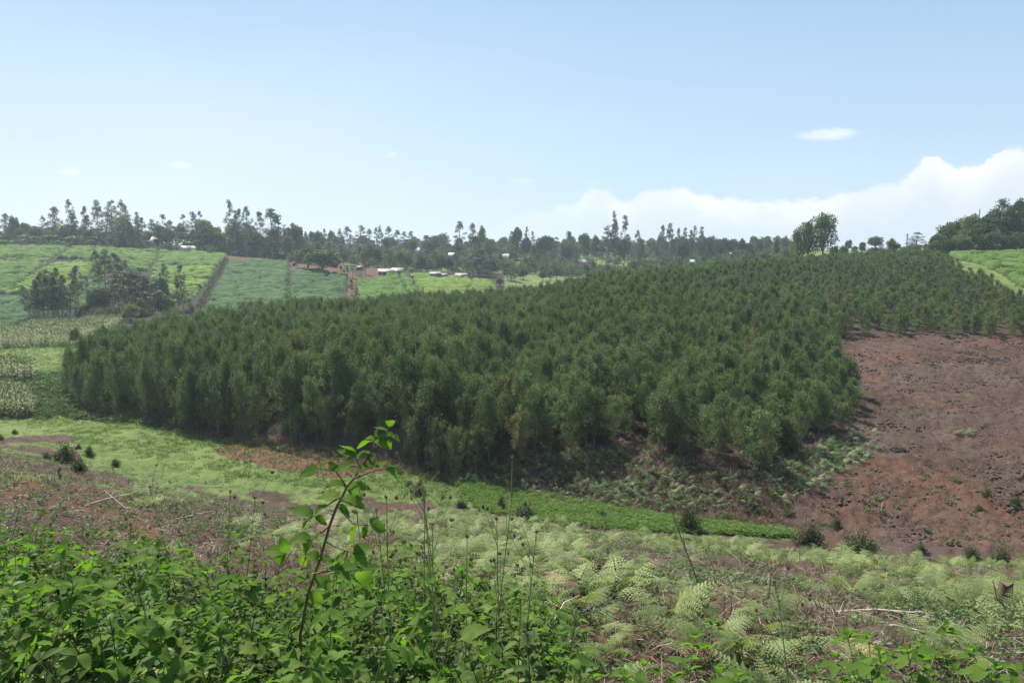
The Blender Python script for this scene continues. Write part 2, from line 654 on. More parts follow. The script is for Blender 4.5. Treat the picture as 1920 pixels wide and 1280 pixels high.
def foliage(name, col, col2, trans=0.30, rough=0.55, nscale=0.6, spec=0.35, vary=0.35, tint=(0.9, 1.25, 0.55), tip=None, odd=None):
    m, t, out = new_mat(name)
    oi = t.add('ShaderNodeObjectInfo')
    geo = t.add('ShaderNodeNewGeometry')
    n = t.noise(geo.outputs['Position'], nscale, 3, 0.6)
    isl = geo.outputs['Random Per Island']
    f = t.math('ADD', t.math('MULTIPLY', oi.outputs['Random'], 0.45), t.math('MULTIPLY', t.ramp(n, .3, .7), 0.3))
    f = t.math('ADD', f, t.math('MULTIPLY', isl, 0.25))
    c = t.mix(f, col, col2)
    if tip is not None:
        c = t.mix(t.ramp(isl, 0.86, 0.9, 0, 0.8), c, tip)
    if odd is not None:
        c = t.mix(t.ramp(t.math('FRACT', t.math('MULTIPLY', oi.outputs['Random'], 3.77)), 0.982, 0.987, 0, 0.7), c, odd)
    br = t.math('ADD', 1 - vary / 2, t.math('MULTIPLY', t.math('FRACT', t.math('MULTIPLY', oi.outputs['Random'], 7.31)), vary))
    br = t.math('MULTIPLY', br, t.math('ADD', 0.8, t.math('MULTIPLY', isl, 0.4)))
    hs = t.add('ShaderNodeHueSaturation')
    t.l.new(c, hs.inputs['Color'])
    t.l.new(br, hs.inputs['Value'])
    c = hs.outputs[0]
    p = t.add('ShaderNodeBsdfPrincipled')
    t.l.new(c, p.inputs['Base Color'])
    p.inputs['Roughness'].default_value = rough
    p.inputs['Specular IOR Level'].default_value = spec
    tr = t.add('ShaderNodeBsdfTranslucent')
    t.l.new(t.mix(1.0, c, tint, 'MULTIPLY'), tr.inputs[0])
    mx = t.add('ShaderNodeMixShader')
    mx.inputs[0].default_value = trans
    t.l.new(p.outputs[0], mx.inputs[1])
    t.l.new(tr.outputs[0], mx.inputs[2])
    t.l.new(mx.outputs[0], out.inputs[0])
    return m


def plain(name, col, col2=None, rough=0.8, scale=3.0, bump=0.3, metal=0.0, coord='Object', mapscale=(1, 1, 1)):
    m, t, out = new_mat(name)
    tc = t.add('ShaderNodeTexCoord').outputs[coord]
    v = t.mapping(tc, mapscale)
    n = t.noise(v, scale, 6, 0.65)
    oi = t.add('ShaderNodeObjectInfo')
    f = t.math('ADD', t.ramp(n, .3, .7), t.math('MULTIPLY', t.math('SUBTRACT', oi.outputs['Random'], .5), .4), clamp=True)
    c = t.mix(f, col, col2 or [q * .6 for q in col])
    p = t.add('ShaderNodeBsdfPrincipled')
    t.l.new(c, p.inputs['Base Color'])
    p.inputs['Roughness'].default_value = rough
    p.inputs['Metallic'].default_value = metal
    b = t.add('ShaderNodeBump', ins={'Strength': bump, 'Distance': 0.02})
    t.l.new(n, b.inputs['Height'])
    t.l.new(b.outputs[0], p.inputs['Normal'])
    t.l.new(p.outputs[0], out.inputs[0])
    return m


def ground_material():
    m, t, out = new_mat('ground')
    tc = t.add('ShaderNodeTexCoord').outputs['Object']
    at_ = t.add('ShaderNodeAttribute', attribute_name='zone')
    sp = t.add('ShaderNodeSeparateColor')
    t.l.new(at_.outputs['Color'], sp.inputs[0])
    gr, so, li = sp.outputs
    nb = t.noise(tc, 0.12, 5, .6)
    nm = t.noise(tc, 0.9, 6, .65)
    nf = t.noise(tc, 5.0, 7, .7)
    nx = t.noise(tc, 24.0, 5, .7)
    vo = t.add('ShaderNodeTexVoronoi', ins={'Scale': 2.2})
    t.l.new(tc, vo.inputs['Vector'])
    # dull brown earth with grey-brown dead litter on it
    earth = t.mix(t.ramp(nm, .3, .7), (0.056, 0.036, 0.027), (0.094, 0.060, 0.044))
    earth = t.mix(t.ramp(nb, .42, .62, 0, .6), earth, (0.085, 0.060, 0.054))
    red = t.mix(t.ramp(nf, .3, .7), (0.125, 0.052, 0.029), (0.19, 0.084, 0.046))
    lit = t.mix(t.ramp(nx, .42, .62), (0.060, 0.038, 0.030), (0.23, 0.165, 0.125))
    lit = t.mix(t.ramp(nf, .35, .65, 0, .5), lit, (0.125, 0.085, 0.064))
    c = t.mix(t.math('MULTIPLY', so, t.ramp(nm, .25, .6)), earth, red)
    lf = t.math('MULTIPLY', li, t.ramp(t.math('ADD', t.math('MULTIPLY', nf, .6), t.math('MULTIPLY', nm, .4)), .38, .58))
    c = t.mix(lf, c, lit)
    g1 = t.mix(t.ramp(nm, .32, .68), (0.065, 0.10, 0.03), (0.14, 0.185, 0.055))
    g1 = t.mix(t.ramp(nb, .4, .65, 0, .55), g1, (0.19, 0.23, 0.07))
    g1 = t.mix(t.ramp(nf, .55, .75, 0, .5), g1, (0.05, 0.095, 0.025))
    gf = t.ramp(t.math('ADD', gr, t.math('MULTIPLY', t.math('SUBTRACT', nf, .5), .9)), .35, .62)
    c = t.mix(gf, c, g1)
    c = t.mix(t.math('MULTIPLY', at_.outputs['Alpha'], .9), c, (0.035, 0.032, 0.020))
    p = t.add('ShaderNodeBsdfPrincipled')
    t.l.new(c, p.inputs['Base Color'])
    p.inputs['Roughness'].default_value = 0.95
    p.inputs['Specular IOR Level'].default_value = 0.1
    hgt = t.math('ADD', t.math('MULTIPLY', nf, 0.7), t.math('MULTIPLY', nx, 0.25))
    b = t.add('ShaderNodeBump', ins={'Strength': 0.9, 'Distance': 0.16})
    t.l.new(hgt, b.inputs['Height'])
    t.l.new(b.outputs[0], p.inputs['Normal'])
    t.l.new(p.outputs[0], out.inputs[0])
    return m


M = {}
M['ground'] = ground_material()
M['wattle'] = foliage('plantation_foliage', (0.090, 0.138, 0.060), (0.160, 0.204, 0.084), trans=.32, nscale=.25, vary=.5, rough=.65, spec=.2, tint=(1.0, 1.15, .65), tip=(0.20, 0.22, 0.10), odd=(0.20, 0.17, 0.07))
M['euc'] = foliage('eucalyptus_foliage', (0.062, 0.095, 0.042), (0.105, 0.135, 0.055), trans=.25, nscale=.4, vary=.45, spec=.3, rough=.55)
M['light'] = foliage('pale_leafy_foliage', (0.10, 0.14, 0.06), (0.18, 0.22, 0.10), trans=.4, nscale=.4, vary=.3, spec=.3)
M['round'] = foliage('broadleaf_foliage', (0.045, 0.078, 0.026), (0.085, 0.12, 0.036), trans=.25, nscale=.4, vary=.4, spec=.3, rough=.55)
M['bush'] = foliage('bush_foliage', (0.075, 0.115, 0.038), (0.14, 0.18, 0.065), trans=.3, nscale=.4, vary=.5)
M['yellow'] = foliage('yellow_green_foliage', (0.13, 0.18, 0.035), (0.21, 0.24, 0.06), trans=.3, nscale=.5)
M['rust'] = foliage('rusty_foliage', (0.09, 0.095, 0.04), (0.15, 0.125, 0.05), trans=.25, nscale=.5)
M['darkbush'] = foliage('dark_bush_foliage', (0.045, 0.07, 0.022), (0.09, 0.115, 0.04), trans=.2, nscale=2, tip=(0.22, 0.13, 0.08))
M['banana'] = foliage('banana_leaf', (0.06, 0.11, 0.035), (0.11, 0.165, 0.05), trans=.3, nscale=.5, spec=.35, rough=.5)
M['bark'] = plain('bark', (0.20, 0.15, 0.11), (0.10, 0.075, 0.055), scale=4)
M['palebark'] = plain('pale_bark', (0.38, 0.33, 0.27), (0.20, 0.16, 0.12), scale=3)
M['maize'] = foliage('maize_leaf', (0.17, 0.21, 0.075), (0.31, 0.31, 0.14), trans=.35, nscale=.3, tip=(0.42, 0.34, 0.18))
M['grass'] = foliage('grass_blade', (0.10, 0.152, 0.042), (0.18, 0.225, 0.075), trans=.35, nscale=.25, spec=.3, tip=(0.3, 0.32, 0.11))
M['lush'] = foliage('lush_leaf', (0.15, 0.225, 0.055), (0.24, 0.30, 0.095), trans=.4, nscale=.4, spec=.2)
M['drygrass'] = foliage('dry_grass', (0.14, 0.092, 0.062), (0.25, 0.185, 0.125), trans=.15, nscale=.8, spec=.1)
M['fern'] = foliage('fern_frond', (0.145, 0.195, 0.066), (0.265, 0.300, 0.110), trans=.36, nscale=.9, vary=.4, spec=.2, tint=(1, 1.15, .55))
M['fernyellow'] = foliage('yellow_fern_frond', (0.32, 0.28, 0.09), (0.38, 0.31, 0.12), trans=.35, nscale=.9, vary=.2)
M['deadfern'] = foliage('dead_fern_frond', (0.24, 0.135, 0.075), (0.32, 0.2, 0.12), trans=.2, nscale=.9, vary=.3)
M['farfern'] = foliage('bank_fern_frond', (0.11, 0.165, 0.07), (0.21, 0.27, 0.12), trans=.3, nscale=.9, vary=.4)
M['herb'] = foliage('herb_leaf', (0.034, 0.068, 0.020), (0.115, 0.155, 0.036), trans=.25, nscale=3, vary=.8, spec=.1, rough=.55, tint=(1.3, 1.65, .5), tip=(0.17, 0.17, 0.05))
M['twig'] = plain('twig', (0.32, 0.25, 0.19), (0.15, 0.10, 0.075), scale=8)
M['paletwig'] = plain('bleached_stick', (0.52, 0.45, 0.37), (0.33, 0.27, 0.21), scale=8)
M['stem'] = plain('woody_stem', (0.15, 0.10, 0.05), (0.09, 0.05, 0.035), scale=12)
M['greenstem'] = plain('green_stem', (0.20, 0.24, 0.09), (0.16, 0.14, 0.06), scale=12)
M['clod'] = plain('soil_clod', (0.085, 0.048, 0.037), (0.05, 0.032, 0.028), scale=3, rough=.95)
M['redclod'] = plain('red_soil_clod', (0.28, 0.095, 0.045), (0.17, 0.06, 0.035), scale=3, rough=.95)


def broad_leaf_mat():
    """big toothed leaves: paler sunk veins, drawn in the leaf's own coordinates"""
    m, t, out = new_mat('bramble_leaf')
    tc = t.add('ShaderNodeTexCoord').outputs['Object']
    sp = t.add('ShaderNodeSeparateXYZ', ins={0: tc})
    oi = t.add('ShaderNodeObjectInfo')
    ax = t.math('ABSOLUTE', sp.outputs[0])
    mid = t.ramp(ax, 0.010, 0.028, 1, 0)
    vv = t.math('SUBTRACT', sp.outputs[1], t.math('MULTIPLY', ax, 0.75))
    vein = t.math('ABSOLUTE', t.math('SUBTRACT', t.math('FRACT', t.math('MULTIPLY', vv, 9.0)), 0.5))
    vein = t.ramp(vein, 0.40, 0.48)
    vm = t.math('MAXIMUM', mid, vein)
    n = t.noise(tc, 5, 4, .6)
    f = t.math('ADD', t.math('MULTIPLY', oi.outputs['Random'], .65), t.math('MULTIPLY', n, .35))
    c = t.mix(f, (0.062, 0.130, 0.020), (0.165, 0.245, 0.045))
    c = t.mix(t.math('MULTIPLY', vm, .45), c, (0.16, 0.25, 0.09))
    p = t.add('ShaderNodeBsdfPrincipled')
    t.l.new(c, p.inputs['Base Color'])
    p.inputs['Roughness'].default_value = .75
    p.inputs['Specular IOR Level'].default_value = .06
    b = t.add('ShaderNodeBump', ins={'Strength': .6, 'Distance': .004})
    b.invert = True
    t.l.new(t.math('ADD', vm, t.math('MULTIPLY', n, .4)), b.inputs['Height'])
    t.l.new(b.outputs[0], p.inputs['Normal'])
    tr = t.add('ShaderNodeBsdfTranslucent')
    t.l.new(t.mix(1.0, c, (1.25, 1.6, .5), 'MULTIPLY'), tr.inputs[0])
    mx = t.add('ShaderNodeMixShader')
    mx.inputs[0].default_value = .5
    t.l.new(p.outputs[0], mx.inputs[1])
    t.l.new(tr.outputs[0], mx.inputs[2])
    t.l.new(mx.outputs[0], out.inputs[0])
    return m


M['leaf'] = broad_leaf_mat()


# ------------------------------------------------------------------ the ground sheet, split where its character changes
def build_ground():
    a_f = np.radians(np.linspace(-42, 42, 760))
    a_s = np.radians(np.concatenate([np.linspace(42, 90, 40)[1:], np.linspace(90, 180, 16)[1:]]))
    ang = np.concatenate([-a_s[::-1], a_f, a_s])
    rad = np.concatenate([[0.3, 0.8], np.geomspace(1.2, 42, 190), np.arange(42.3, 112, .27), np.arange(112.5, 215, 1.0), np.arange(217, 560, 4), np.geomspace(570, 2480, 18)])
    A, Rr = np.meshgrid(ang, rad, indexing='ij')
    x = Rr * np.sin(A)
    y = Rr * np.cos(A)
    z = H(x, y)
    g, s, l, near, valley, plant, bare, redf = zones(x, y, z)
    # clods and hummocks
    hillm = (1 - near) * (1 - valley) * (y > 40) * (y < 125)
    lump = np.maximum(fbm(x * 2.1 + 4, y * 2.1, 3) - .5, 0) * .7
    z = z + hillm * lump * (1 - 0.3 * plant) + hillm * (fbm(x * .5, y * .5, 3) - .5) * .35
    z = z + near * (Rr > 4) * (np.maximum(fbm(x * 3 + 4, y * 3, 3) - .5, 0) * .35)
    z = z + valley * (fbm(x * 1.2, y * 1.2, 3) - .5) * .12
    na, nr = A.shape
    idx = np.arange(na * nr).reshape(na, nr)
    F = np.stack([idx[:-1, :-1], idx[:-1, 1:], idx[1:, 1:], idx[1:, :-1]], -1).reshape(-1, 4)[:, ::-1]
    V = np.stack([x, y, z], -1).reshape(-1, 3)
    qx, qy = project(x, y, z)
    ground_dark = ((y > 152) & (y < 318) & (qx < 945) & (qy > 460) & (s < .3)) * 1.0  # darker ground colour across the tea slope, weaker under the plantation
    ground_dark = np.maximum(ground_dark, plant * .5)
    Z4 = np.stack([g, s, l, ground_dark], -1).reshape(-1, 4)
    cx = x[:-1, :-1].ravel()
    cy = y[:-1, :-1].ravel()

    def q(m):
        return m[:-1, :-1].ravel()
    cls = np.zeros(len(F), int)                         # 0 distant land
    cls[(cy < 125) & (cy > 0) & (np.hypot(cx, cy) < 140)] = 1      # wooded hillside
    cls[q(near) > .5] = 2
    cls[(q(valley) > .5)] = 3
    cls[(q(bare))] = 4
    cls[(q(redf))] = 5
    cls[(cls == 1) & (cx < -60) & (cy > 90)] = 3
    names = {0: ('land', 'rolling farmland and ridge ground reaching to the horizon'),
             1: ('hillside', 'brown hillside under the young tree plantation'),
             2: ('near_slope', 'littered brown slope falling away from the viewer'),
             3: ('meadow', 'flat green valley floor between the two slopes'),
             4: ('bare_field', 'bare cleared brown field on the right of the hillside'),
             5: ('ploughed_plot', 'reddish cultivated plot on the valley floor beside the trees')}
    for k, (nm, lab) in names.items():
        f = F[cls == k]
        used = np.unique(f)
        rm = np.full(len(V), -1)
        rm[used] = np.arange(len(used))
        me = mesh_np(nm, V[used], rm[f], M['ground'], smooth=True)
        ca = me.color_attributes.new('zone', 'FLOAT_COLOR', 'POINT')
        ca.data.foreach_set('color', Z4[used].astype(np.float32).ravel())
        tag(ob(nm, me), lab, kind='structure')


build_ground()


# ------------------------------------------------------------------ tree builders (nominal size, shared by many trees)
def clump(g, c, rx, rz, n, L, W, rs, up=0.3, out=0.7, shell=.35):
    """a ball of leaf cards"""
    d = unit(rs.normal(size=(n, 3)))
    rad = rs.random(n) ** shell
    P = np.asarray(c) + d * rad[:, None] * np.array([rx, rx, rz])
    D = unit(d * out + rs.normal(size=(n, 3)) * .55 + np.array([0, 0, up]))
    leaf_quads(g, P, D, L * rs.uniform(.7, 1.3, n), W * rs.uniform(.7, 1.3, n), rs)


def make_plantation(seed, dense=1.0):
    """young feathery tree, nominal 5 m tall and 2.3 m wide"""
    rs = np.random.default_rng(seed)
    gt, gc = Geo(), Geo()
    hh = 5.0
    lean = rs.normal(0, .12, 2)
    zt = np.linspace(0, hh * .93, 6)
    tp = np.stack([lean[0] * (zt / hh) ** 2 + rs.normal(0, .03, 6), lean[1] * (zt / hh) ** 2 + rs.normal(0, .03, 6), zt], 1)
    tp[0, :2] = 0
    gt.tube(np.vstack([[0, 0, -.4], tp]), np.concatenate([[.07], np.linspace(.06, .012, 6)]), 6)
    nb = 30
    lob = rs.uniform(0, 6.28, 3)
    for i in range(nb):
        t = (i + rs.random()) / nb
        z0 = hh * (.10 + .74 * t)
        env = 1.12 * (1 - t) ** .62 * (.35 + .65 * min(1, t / .2)) + .16
        az = i * 2.4 + rs.normal(0, .5)
        env *= 1 + .28 * math.sin(2 * az + lob[0] + 3 * t) + .15 * math.sin(5 * az + lob[1])
        r = env * rs.uniform(.45, 1.15)
        tip = np.array([math.cos(az) * r, math.sin(az) * r, z0 + r * rs.uniform(.4, 1.0)])
        ctr = np.array([np.interp(z0, zt, tp[:, 0]), np.interp(z0, zt, tp[:, 1]), z0])
        if i % 2 == 0:
            gt.tube([ctr, (ctr + tip) / 2 + [0, 0, -.04], tip], [.022, .014, .006], 4, cap=False)
        for k in range(4):
            f = rs.uniform(.4, 1.12)
            c = ctr + (tip - ctr) * f + rs.normal(0, .12, 3)
            s_ = rs.uniform(.13, .27) * (1.12 - .3 * t)
            clump(gc, c, s_ * .8, s_ * 1.7, int(30 * dense), .13, .045, rs, up=.6, out=.55)
    # several upright plumes make the top
    for q in range(rs.integers(3, 6)):
        a_, rr = rs.uniform(0, 6.28), rs.uniform(.08, .5)
        zt_ = hh * rs.uniform(.80, .97) - rr * .8
        for k in range(4):
            c = np.array([tp[-1][0] + math.cos(a_) * rr, tp[-1][1] + math.sin(a_) * rr, zt_ - .26 * k])
            clump(gc, c, .10 + .03 * k, .26, int(26 * dense), .14, .045, rs, up=1.0, out=.35)
    return gt.mesh('wattle_trunk', M['bark'], True), gc.mesh('wattle_crown', M['wattle'])


def make_euc(seed, slim=False, mat='euc', lo=.28):
    """eucalyptus, nominal 10 m tall, crown about 4 m wide: rounded masses on a bare pale trunk"""
    rs = np.random.default_rng(seed)
    gt, gc = Geo(), Geo()
    hh = 10.0
    w = 1.25 if slim else 1.95
    zt = np.linspace(0, hh * .9, 8)
    lean = rs.normal(0, .35, 2)
    tp = np.stack([lean[0] * (zt / hh) ** 1.5 + rs.normal(0, .06, 8), lean[1] * (zt / hh) ** 1.5 + rs.normal(0, .06, 8), zt], 1)
    tp[0, :2] = 0
    gt.tube(np.vstack([[0, 0, -.6], tp]), np.concatenate([[.17], np.linspace(.15, .03, 8)]), 6)
    lo_r = .42 if slim else .5
    nm = 62 if slim else 92
    for i in range(nm):
        t = rs.random() ** .9
        z0 = hh * (lo + (.97 - lo) * t)
        env = w * (math.sin(math.pi * min(1.0, .10 + .88 * t ** .75)) ** .75) * (1 + .16 * math.sin(t * 11 + seed))
        az = rs.uniform(0, 6.28)
        r = env * rs.uniform(.35, 1.0)
        ctr = np.array([np.interp(z0, zt, tp[:, 0]), np.interp(z0, zt, tp[:, 1]), z0])
        tip = ctr + [math.cos(az) * r, math.sin(az) * r, 0]
        if i % 4 == 0:
            gt.tube([ctr - [0, 0, .5 + r * .4], (ctr + tip) / 2 - [0, 0, .15], tip], [.05, .03, .012], 4, cap=False)
        big = rs.uniform(.2, .46) * (.8 if slim else 1.0)
        clump(gc, tip, big, big * .75, 44, .24, .09, rs, up=-.15, out=.7, shell=.42)
    for i in range(0):
        t = (i + rs.uniform(.2, .8)) / nm
        z0 = hh * (lo + (.93 - lo) * t)
        env = w * math.sin(math.pi * min(1, (.16 + .80 * t)) ** .8) ** .7
        az = i * 2.4 + rs.normal(0, .6)
        r = env * rs.uniform(.2, .95)
        zc = min(z0 + r * .5, hh * .95)
        ctr = np.array([np.interp(z0, zt, tp[:, 0]), np.interp(z0, zt, tp[:, 1]), z0])
        tip = np.array([ctr[0] + math.cos(az) * r, ctr[1] + math.sin(az) * r, zc])
        gt.tube([ctr - [0, 0, .35], (ctr + tip) / 2, tip], [.06, .04, .015], 4, cap=False)
        big = rs.uniform(.42, .85) * (.72 if slim else .95)
        for k in range(6):
            c = tip + rs.normal(0, big * .45, 3)
            c[2] = min(c[2], hh * .97)
            clump(gc, c, big * .66, big * .56, 64, .27, .13, rs, up=-.05, out=.8, shell=.3)
    return gt.mesh('eucalyptus_trunk', M['palebark'], True), gc.mesh('eucalyptus_crown', M[mat])


def make_round(seed, mat='round', flat=.75, lo=.25, dens=1.0, n=26):
    """broad round crown, nominal 6 m tall and 6 m wide"""
    rs = np.random.default_rng(seed)
    gt, gc = Geo(), Geo()
    gt.tube([(0, 0, -.5), (0, 0, 0), (.1, 0, 1.2), (.05, .1, 2.6)], [.26, .22, .17, .1], 7)
    c0 = np.array([0, 0, 6 * (lo + (1 - lo) / 2)])
    rz = 6 * (1 - lo) / 2
    for i in range(n):
        d = unit(rs.normal(size=3))
        if d[2] < -.5:
            d[2] *= -1
        r = rs.uniform(.55, .95)
        c = c0 + d * r * np.array([2.45, 2.45, rz * .86])
        if i % 3 == 0:
            gt.tube([(0, 0, 1.6), (c0 * .3 + c * .7) * [.7, .7, .8], c], [.10, .06, .02], 5, cap=False)
        s = rs.uniform(.6, 1.05)
        clump(gc, c, s, s * .75, int(150 * dens), .30, .16, rs, up=.15, out=.9, shell=.28)
    clump(gc, c0, 1.6, rz * .6, int(260 * dens), .3, .16, rs)
    return gt.mesh('broadleaf_trunk', M['bark'], True), gc.mesh('broadleaf_crown', M[mat])


def make_bush(seed, mat='bush', n=12, leaf=.16, per=90):
    """low bush, nominal 2 m high and 2.6 m wide"""
    rs = np.random.default_rng(seed)
    gc = Geo()
    for i in range(n):
        a = rs.uniform(0, 6.28)
        r = rs.random() ** .6 * .85
        c = (math.cos(a) * r, math.sin(a) * r, rs.uniform(.4, 1.5) * (1 - .3 * r))
        s = rs.uniform(.35, .55)
        clump(gc, c, s, s * .9, per, leaf, leaf * .5, rs, up=.4, out=.8, shell=.35)
    gt = Geo()
    for i in range(5):
        a = i * 1.3
        gt.tube([(0, 0, -.2), (math.cos(a) * .3, math.sin(a) * .3, .6), (math.cos(a) * .6, math.sin(a) * .6, 1.2)], [.05, .035, .012], 4, cap=False)
    return gt.mesh('bush_stems', M['bark']), gc.mesh('bush_foliage', M[mat])


def ribbon(g, pts, widths, up=(0, 0, 1), fold=.15):
    """a blade along pts with a folded midrib"""
    pts = np.asarray(pts, float)
    n = len(pts)
    tan = unit(np.gradient(pts, axis=0))
    side = unit(np.cross(tan, np.asarray(up, float)))
    nor = np.cross(side, tan)
    w = np.asarray(widths)[:, None]
    v = np.concatenate([pts - side * w + nor * w * fold, pts, pts + side * w + nor * w * fold])
    f = []
    for i in range(n - 1):
        f.append((i, i + 1, n + i + 1, n + i))
        f.append((n + i, n + i + 1, 2 * n + i + 1, 2 * n + i))
    g.add(v, f)


def make_banana(seed):
    """banana plant, nominal 4 m tall"""
    rs = np.random.default_rng(seed)
    gt, gc = Geo(), Geo()
    gt.tube([(0, 0, -.3), (0, 0, .8), (.05, 0, 2.0)], [.17, .14, .08], 6)
    for i in range(9):
        a = i * 2.4 + rs.normal(0, .3)
        L = rs.uniform(1.7, 2.3)
        el = rs.uniform(.7, 1.4)
        t = np.linspace(0, 1, 7)
        out = L * (np.cos(el) * t + .25 * t * t)
        zz = 1.9 + L * (np.sin(el) * t - .45 * t ** 2.4)
        P = np.stack([np.cos(a) * out, np.sin(a) * out, zz], 1)
        ribbon(gc, P, np.array([.04, .18, .29, .32, .30, .2, .02]), fold=.35)
    return gt.mesh('banana_stem', M['greenstem'], True), gc.mesh('banana_leaves', M['banana'])


def make_maize(seed):
    rs = np.random.default_rng(seed)
    g = Geo()
    g.tube([(0, 0, -.1), (rs.normal(0, .03), 0, 1), (rs.normal(0, .06), rs.normal(0, .06), 2.0)], [.02, .016, .008], 3, cap=False)
    for i in range(8):
        a = i * math.pi + rs.normal(0, .5)
        L = rs.uniform(.6, .95)
        z0 = .25 + i * .2
        t = np.linspace(0, 1, 5)
        P = np.stack([np.cos(a) * L * t * .75, np.sin(a) * L * t * .75, z0 + L * (.75 * t - .95 * t * t)], 1)
        ribbon(g, P, np.array([.02, .05, .05, .035, .004]))
    for i in range(6):
        a = i * 1.05
        g.tube([(0, 0, 1.95), (math.cos(a) * .1, math.sin(a) * .1, 2.2)], [.012, .006], 3, cap=False)
    return g.mesh('maize_plant', M['maize'])


def make_tuft(seed, mat, n=16, h=.35, w=.012, spread=.16, lean=.5):
    rs = np.random.default_rng(seed)
    g = Geo()
    for i in range(n):
        a = rs.uniform(0, 6.28)
        b = rs.uniform(0, 6.28)
        r = spread * rs.random() ** .5
        hh = h * rs.uniform(.5, 1.1)
        l = lean * rs.uniform(.2, 1) * hh
        p0 = np.array([math.cos(a) * r, math.sin(a) * r, -.03])
        p1 = p0 + [math.cos(b) * l * .35, math.sin(b) * l * .35, hh * .6]
        p2 = p0 + [math.cos(b) * l, math.sin(b) * l, hh]
        s = np.array([-math.sin(b), math.cos(b), 0]) * w
        g.add([p0 - s, p0 + s, p1 + s * .8, p1 - s * .8], [(0, 1, 2, 3)])
        g.add([p1 - s * .8, p1 + s * .8, p2], [(0, 1, 2)])
    return g.mesh('tuft', M[mat])


def make_weed(seed, mat, n=10, r=.28, L=.14, W=.09):
    """low leafy weed: rosettes of small leaves"""
    rs = np.random.default_rng(seed)
    g = Geo()
    for i in range(n):
        a = rs.uniform(0, 6.28)
        q = r * rs.random() ** .5
        c = np.array([math.cos(a) * q, math.sin(a) * q, rs.uniform(.03, .22)])
        m = 6
        D = unit(np.stack([np.cos(np.arange(m) * 1.05 + a), np.sin(np.arange(m) * 1.05 + a), rs.uniform(.0, .7, m)], 1))
        leaf_quads(g, np.repeat(c[None], m, 0), D, L * rs.uniform(.6, 1.2, m), W, rs)
    return g.mesh('weed', M[mat])


def make_clod(seed, mat, r=.12):
    rs = np.random.default_rng(seed)
    import bmesh
    bm = bmesh.new()
    bmesh.ops.create_icosphere(bm, subdivisions=1, radius=r)
    v = np.array([q.co[:] for q in bm.verts])
    f = np.array([[q.index for q in fc.verts] for fc in bm.faces])
    bm.free()
    v = v * rs.uniform(.65, 1.25, (len(v), 1)) * [1, .9, .6]
    return mesh_np('clod', v, f, M[mat])


def make_sticks(seed, mat, n=6, L=.5, r=.006, spread=.35):
    rs = np.random.default_rng(seed)
    g = Geo()
    for i in range(n):
        a = rs.uniform(0, 6.28)
        c = np.array([rs.normal(0, spread), rs.normal(0, spread), rs.uniform(.01, .05)])
        d = np.array([math.cos(a), math.sin(a), rs.normal(0, .12)]) * L * rs.uniform(.3, 1) * .5
        m = c + rs.normal(0, .03, 3)
        m[2] = abs(m[2]) + .02
        rr = r * rs.uniform(.5, 1.5)
        g.tube([c - d, m, c + d], [rr, rr, rr * .6], 3, cap=False)
    return g.mesh('sticks', M[mat])


def hidden_source(name, me):
    return ob(name, me, link=False)


# ------------------------------------------------------------------ the young plantation on the hillside
VAR = [make_plantation(100 + i) for i in range(10)]


